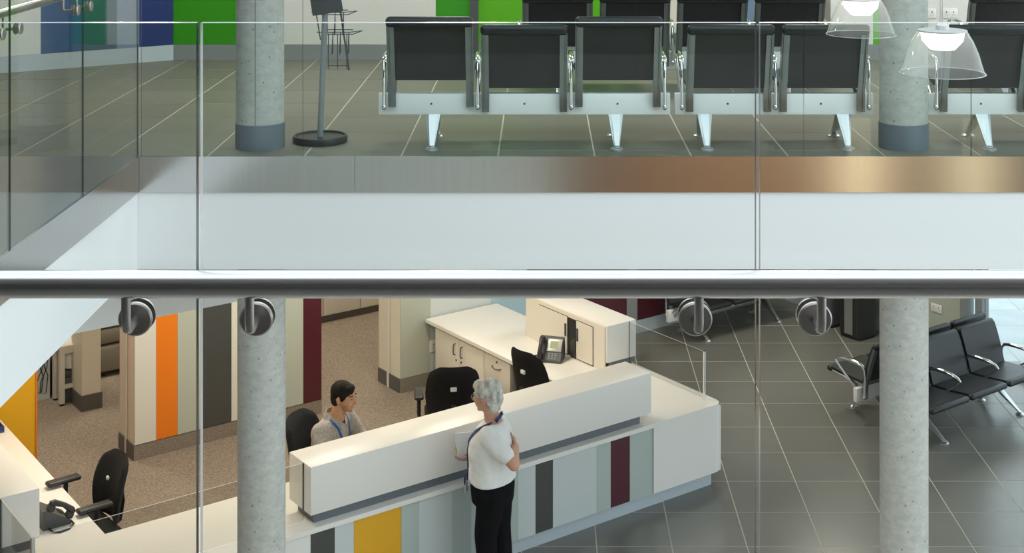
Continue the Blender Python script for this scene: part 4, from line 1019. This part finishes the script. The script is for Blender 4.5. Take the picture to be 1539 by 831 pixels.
def man():
    base = G(0.72, 1.01, -0.03)
    rz = math.radians(-24)
    t = thing('person', 'dark-haired person in grey shirt with blue lanyard sitting behind the counter', 'person', base, rz)
    HT = Matrix.Translation((0.095, 0, 1.222)) @ Matrix.Rotation(math.radians(4), 4, 'Z') @ Matrix.Rotation(math.radians(5), 4, 'Y')
    sl, sr = Vector((0.0, 0.185, 1.005)), Vector((0.0, -0.185, 1.005))
    el, er = Vector((0.10, 0.25, 0.825)), Vector((0.10, -0.26, 0.825))
    wl_, wr_ = Vector((0.31, 0.14, 0.80)), Vector((0.31, -0.14, 0.80))
    b = MB(); head_shapes(b, HT)
    b.cone((0.02, 0, 1.02), 0.064, (0.07, 0, 1.16), 0.056)
    loft(b, [((-0.09, 0, 0.50), 0.13, 0.16), ((-0.07, 0, 0.70), 0.115, 0.15), ((-0.03, 0, 0.88), 0.115, 0.165), ((-0.01, 0, 1.0), 0.085, 0.16), ((0.0, 0, 1.06), 0.05, 0.08)])
    for s, e, wv in ((sl, el, wl_), (sr, er, wr_)):
        b.cone(s, 0.052, e, 0.042); b.cone(e, 0.042, wv, 0.028)
    hand_shapes(b, wl_, (0.8, -0.5, 0.0), (0, 0, -1), 0.25, True); hand_shapes(b, wr_, (0.8, 0.5, 0.0), (0, 0, -1), 0.25, False)
    for s in (-1, 1):
        b.cone((-0.07, s*0.09, 0.56), 0.08, (0.32, s*0.12, 0.53), 0.058); b.cone((0.32, s*0.12, 0.53), 0.055, (0.26, s*0.12, 0.10), 0.038); b.cone((0.25, s*0.12, 0.06), 0.036, (0.38, s*0.13, 0.045), 0.03)
    HI = HT.inverted()
    def beard(c):
        q = HI @ c
        return 1 if (q.z < -0.040 and q.x > 0.012 and q.z > -0.13 and not (abs(q.y) < 0.026 and -0.068 < q.z < -0.046 and q.x > 0.07)) else 0
    remeshed('body', b, 'skin1', t, 0.006, 5, ['skin1', 'stubble'], beard)
    b = MB()
    loft(b, [((-0.08, 0, 0.50), 0.16, 0.19), ((-0.065, 0, 0.62), 0.145, 0.178), ((-0.045, 0, 0.78), 0.135, 0.175), ((-0.02, 0, 0.92), 0.135, 0.19), ((-0.008, 0, 1.01), 0.105, 0.185), ((0.0, 0, 1.055), 0.072, 0.12)], 32)
    for s, e, wv in ((sl, el, wl_), (sr, er, wr_)):
        b.cone(s+Vector((0, 0, -0.012)), 0.078, e, 0.060); b.cone(e, 0.060, e.lerp(wv, 0.8), 0.046)
    sh = remeshed('shirt', b, 'shirt', t, 0.008, 5)
    for v in sh.data.vertices:
        k = noise.noise(Vector((v.co.x*14, v.co.y*14, v.co.z*8)))*0.008
        v.co += Vector((v.co.x, v.co.y, 0)).normalized()*k
    # collar: two flaps around the neck
    for s in (-1, 1):
        cp = [(-0.062, s*0.01, 1.092), (-0.045, s*0.06, 1.085), (0.02, s*0.078, 1.062), (0.075, s*0.055, 1.030), (0.105, s*0.022, 1.0)]
        band(cp, 0.05, 0.005, 'collar', 'shirt', t, [(-1, 0, 0.5), (-0.5, s, 0.5), (0.2, s, 0.4), (0.8, s*0.7, 0.4), (1, s*0.2, 0.3)])
    MB().prism([(0, -0.028), (0, 0.028), (0.01, 0.03), (0.012, -0.03)], -0.03, 0.02, T=Matrix.Translation((0.072, 0, 1.03)) @ Matrix.Rotation(math.radians(-35), 4, 'Y')).build('undershirt', 'black', t)
    for s in (-1, 1):
        lp = [(-0.02, s*0.080, 1.075), (0.03, s*0.083, 1.055), (0.095, s*0.070, 0.985), (0.120, s*0.058, 0.92), (0.118, s*0.045, 0.82), (0.106, s*0.02, 0.72)]
        ln = [(-0.1, s, 0.6), (0.3, s*0.9, 0.5), (0.8, s*0.4, 0.5), (1, s*0.2, 0.2), (1, 0, 0), (1, 0, 0)]
        pp, qq = drape(sh, lp, ln, 0.008); band(pp, 0.018, 0.004, 'lanyard', 'bluethread', t, qq)
    b = MB()
    loft(b, [((-0.09, 0, 0.475), 0.14, 0.18), ((-0.085, 0, 0.56), 0.15, 0.185)])
    for s in (-1, 1):
        b.cone((-0.07, s*0.09, 0.565), 0.095, (0.32, s*0.12, 0.535), 0.075); b.cone((0.32, s*0.12, 0.535), 0.075, (0.26, s*0.12, 0.12), 0.06)
    remeshed('trousers', b, 'trousers', t, 0.010, 5)
    for s in (-1, 1): MB().rbox((0.19, s*0.125-0.045, 0.006), (0.45, s*0.125+0.045, 0.085), 0.032, seg=3).build('shoe', 'plastic', t)
    b = MB()
    b.ball((-0.017, 0, 0.043), (0.099, 0.079, 0.090), 24, 16, T=HT); b.ball((-0.050, 0, -0.005), (0.058, 0.070, 0.080), 20, 14, T=HT); b.ball((0.040, 0, 0.082), (0.046, 0.058, 0.034), 16, 10, T=HT)
    for s in (-1, 1): b.ball((0.014, s*0.064, 0.030), (0.026, 0.014, 0.045), 12, 8, T=HT)
    hr = remeshed('hair', b, 'hairblack', t, 0.005, 3)
    for v in hr.data.vertices: v.co += (v.co-HT.translation).normalized()*0.003*noise.noise(v.co*50)
    face_bits(t, HT, 'plastic', 'hairblack')
man()

# ================================================================== LUMINAIRES
def ceiling_light(label, loc, rz, power, col, s=0.6, grp=None):
    t = thing('ceiling_light', label, 'ceiling light', loc, rz, group=grp)
    MB().box((-s/2-0.02, -s/2-0.02, -0.012), (s/2+0.02, s/2+0.02, 0.0)).build('frame', 'white', t)
    MB().box((-s/2, -s/2, -0.016), (s/2, s/2, -0.0125)).build('diffuser', 'light', t)
    area_light('lamp_glow', (0, 0, -0.02), s, s, power, col, parent=t)
for u, v in ((-0.8, 1.9), (0.9, 1.9), (2.5, 1.9)):
    ceiling_light('square ceiling light above the reception desk', G(u, v, H), TH, 34, WARM, grp='ceiling lights above the reception')
for u, v in ((-0.6, 5.2), (1.6, 5.6), (3.4, 5.0)):  # last one is added to brighten the cupboards in the doorway
    ceiling_light('square ceiling light in the rear office', G(u, v, H), TH, 30, WARM, grp='ceiling lights in the rear office')
for u, v in ((5.4, 1.6), (7.2, 1.6)):
    ceiling_light('square ceiling light above the lower black seats', G(u, v, H), TH, 22, NEUT, grp='ceiling lights over the lower waiting area')
for x in (-3.2, -0.6, 2.0, 4.6):
    ceiling_light('square ceiling light above the upper waiting area', Vector((x, 11.2, WALLTOP)), 0, 36, NEUT, grp='ceiling lights over the upper waiting area')
for x in (-4.5, -2.6, -1.2, 1.9, 2.5, 3.6):  # unseen lights, added for what the steel band reflects
    ceiling_light('added square light, unseen, below the near landing', Vector((x, 1.6, -0.70)), 0, 30 if x > 0 else 7, WARM if x > 0 else (0.9, 0.96, 1.0), 0.3, grp='added reflection lights below the landing')
for x, lab in ((3.84, 'added unseen glowing panel that streaks the steel band, nearer the void'), (5.22, 'added unseen glowing panel that streaks the steel band, nearer the facade')):
    t = thing('streak_glow', lab, 'lamp', (x, 0.412, L+1.1))  # glow added out of view to put golden streaks in the steel band
    MB().box((-0.16, 0, 0), (0.16, 0.03, 1.3)).build('back_plate', 'alu', t)
    MB().rbox((-0.13, 0.03, 0.03), (0.13, 0.10, 1.27), 0.02).build('diffuser', 'streakglow', t)
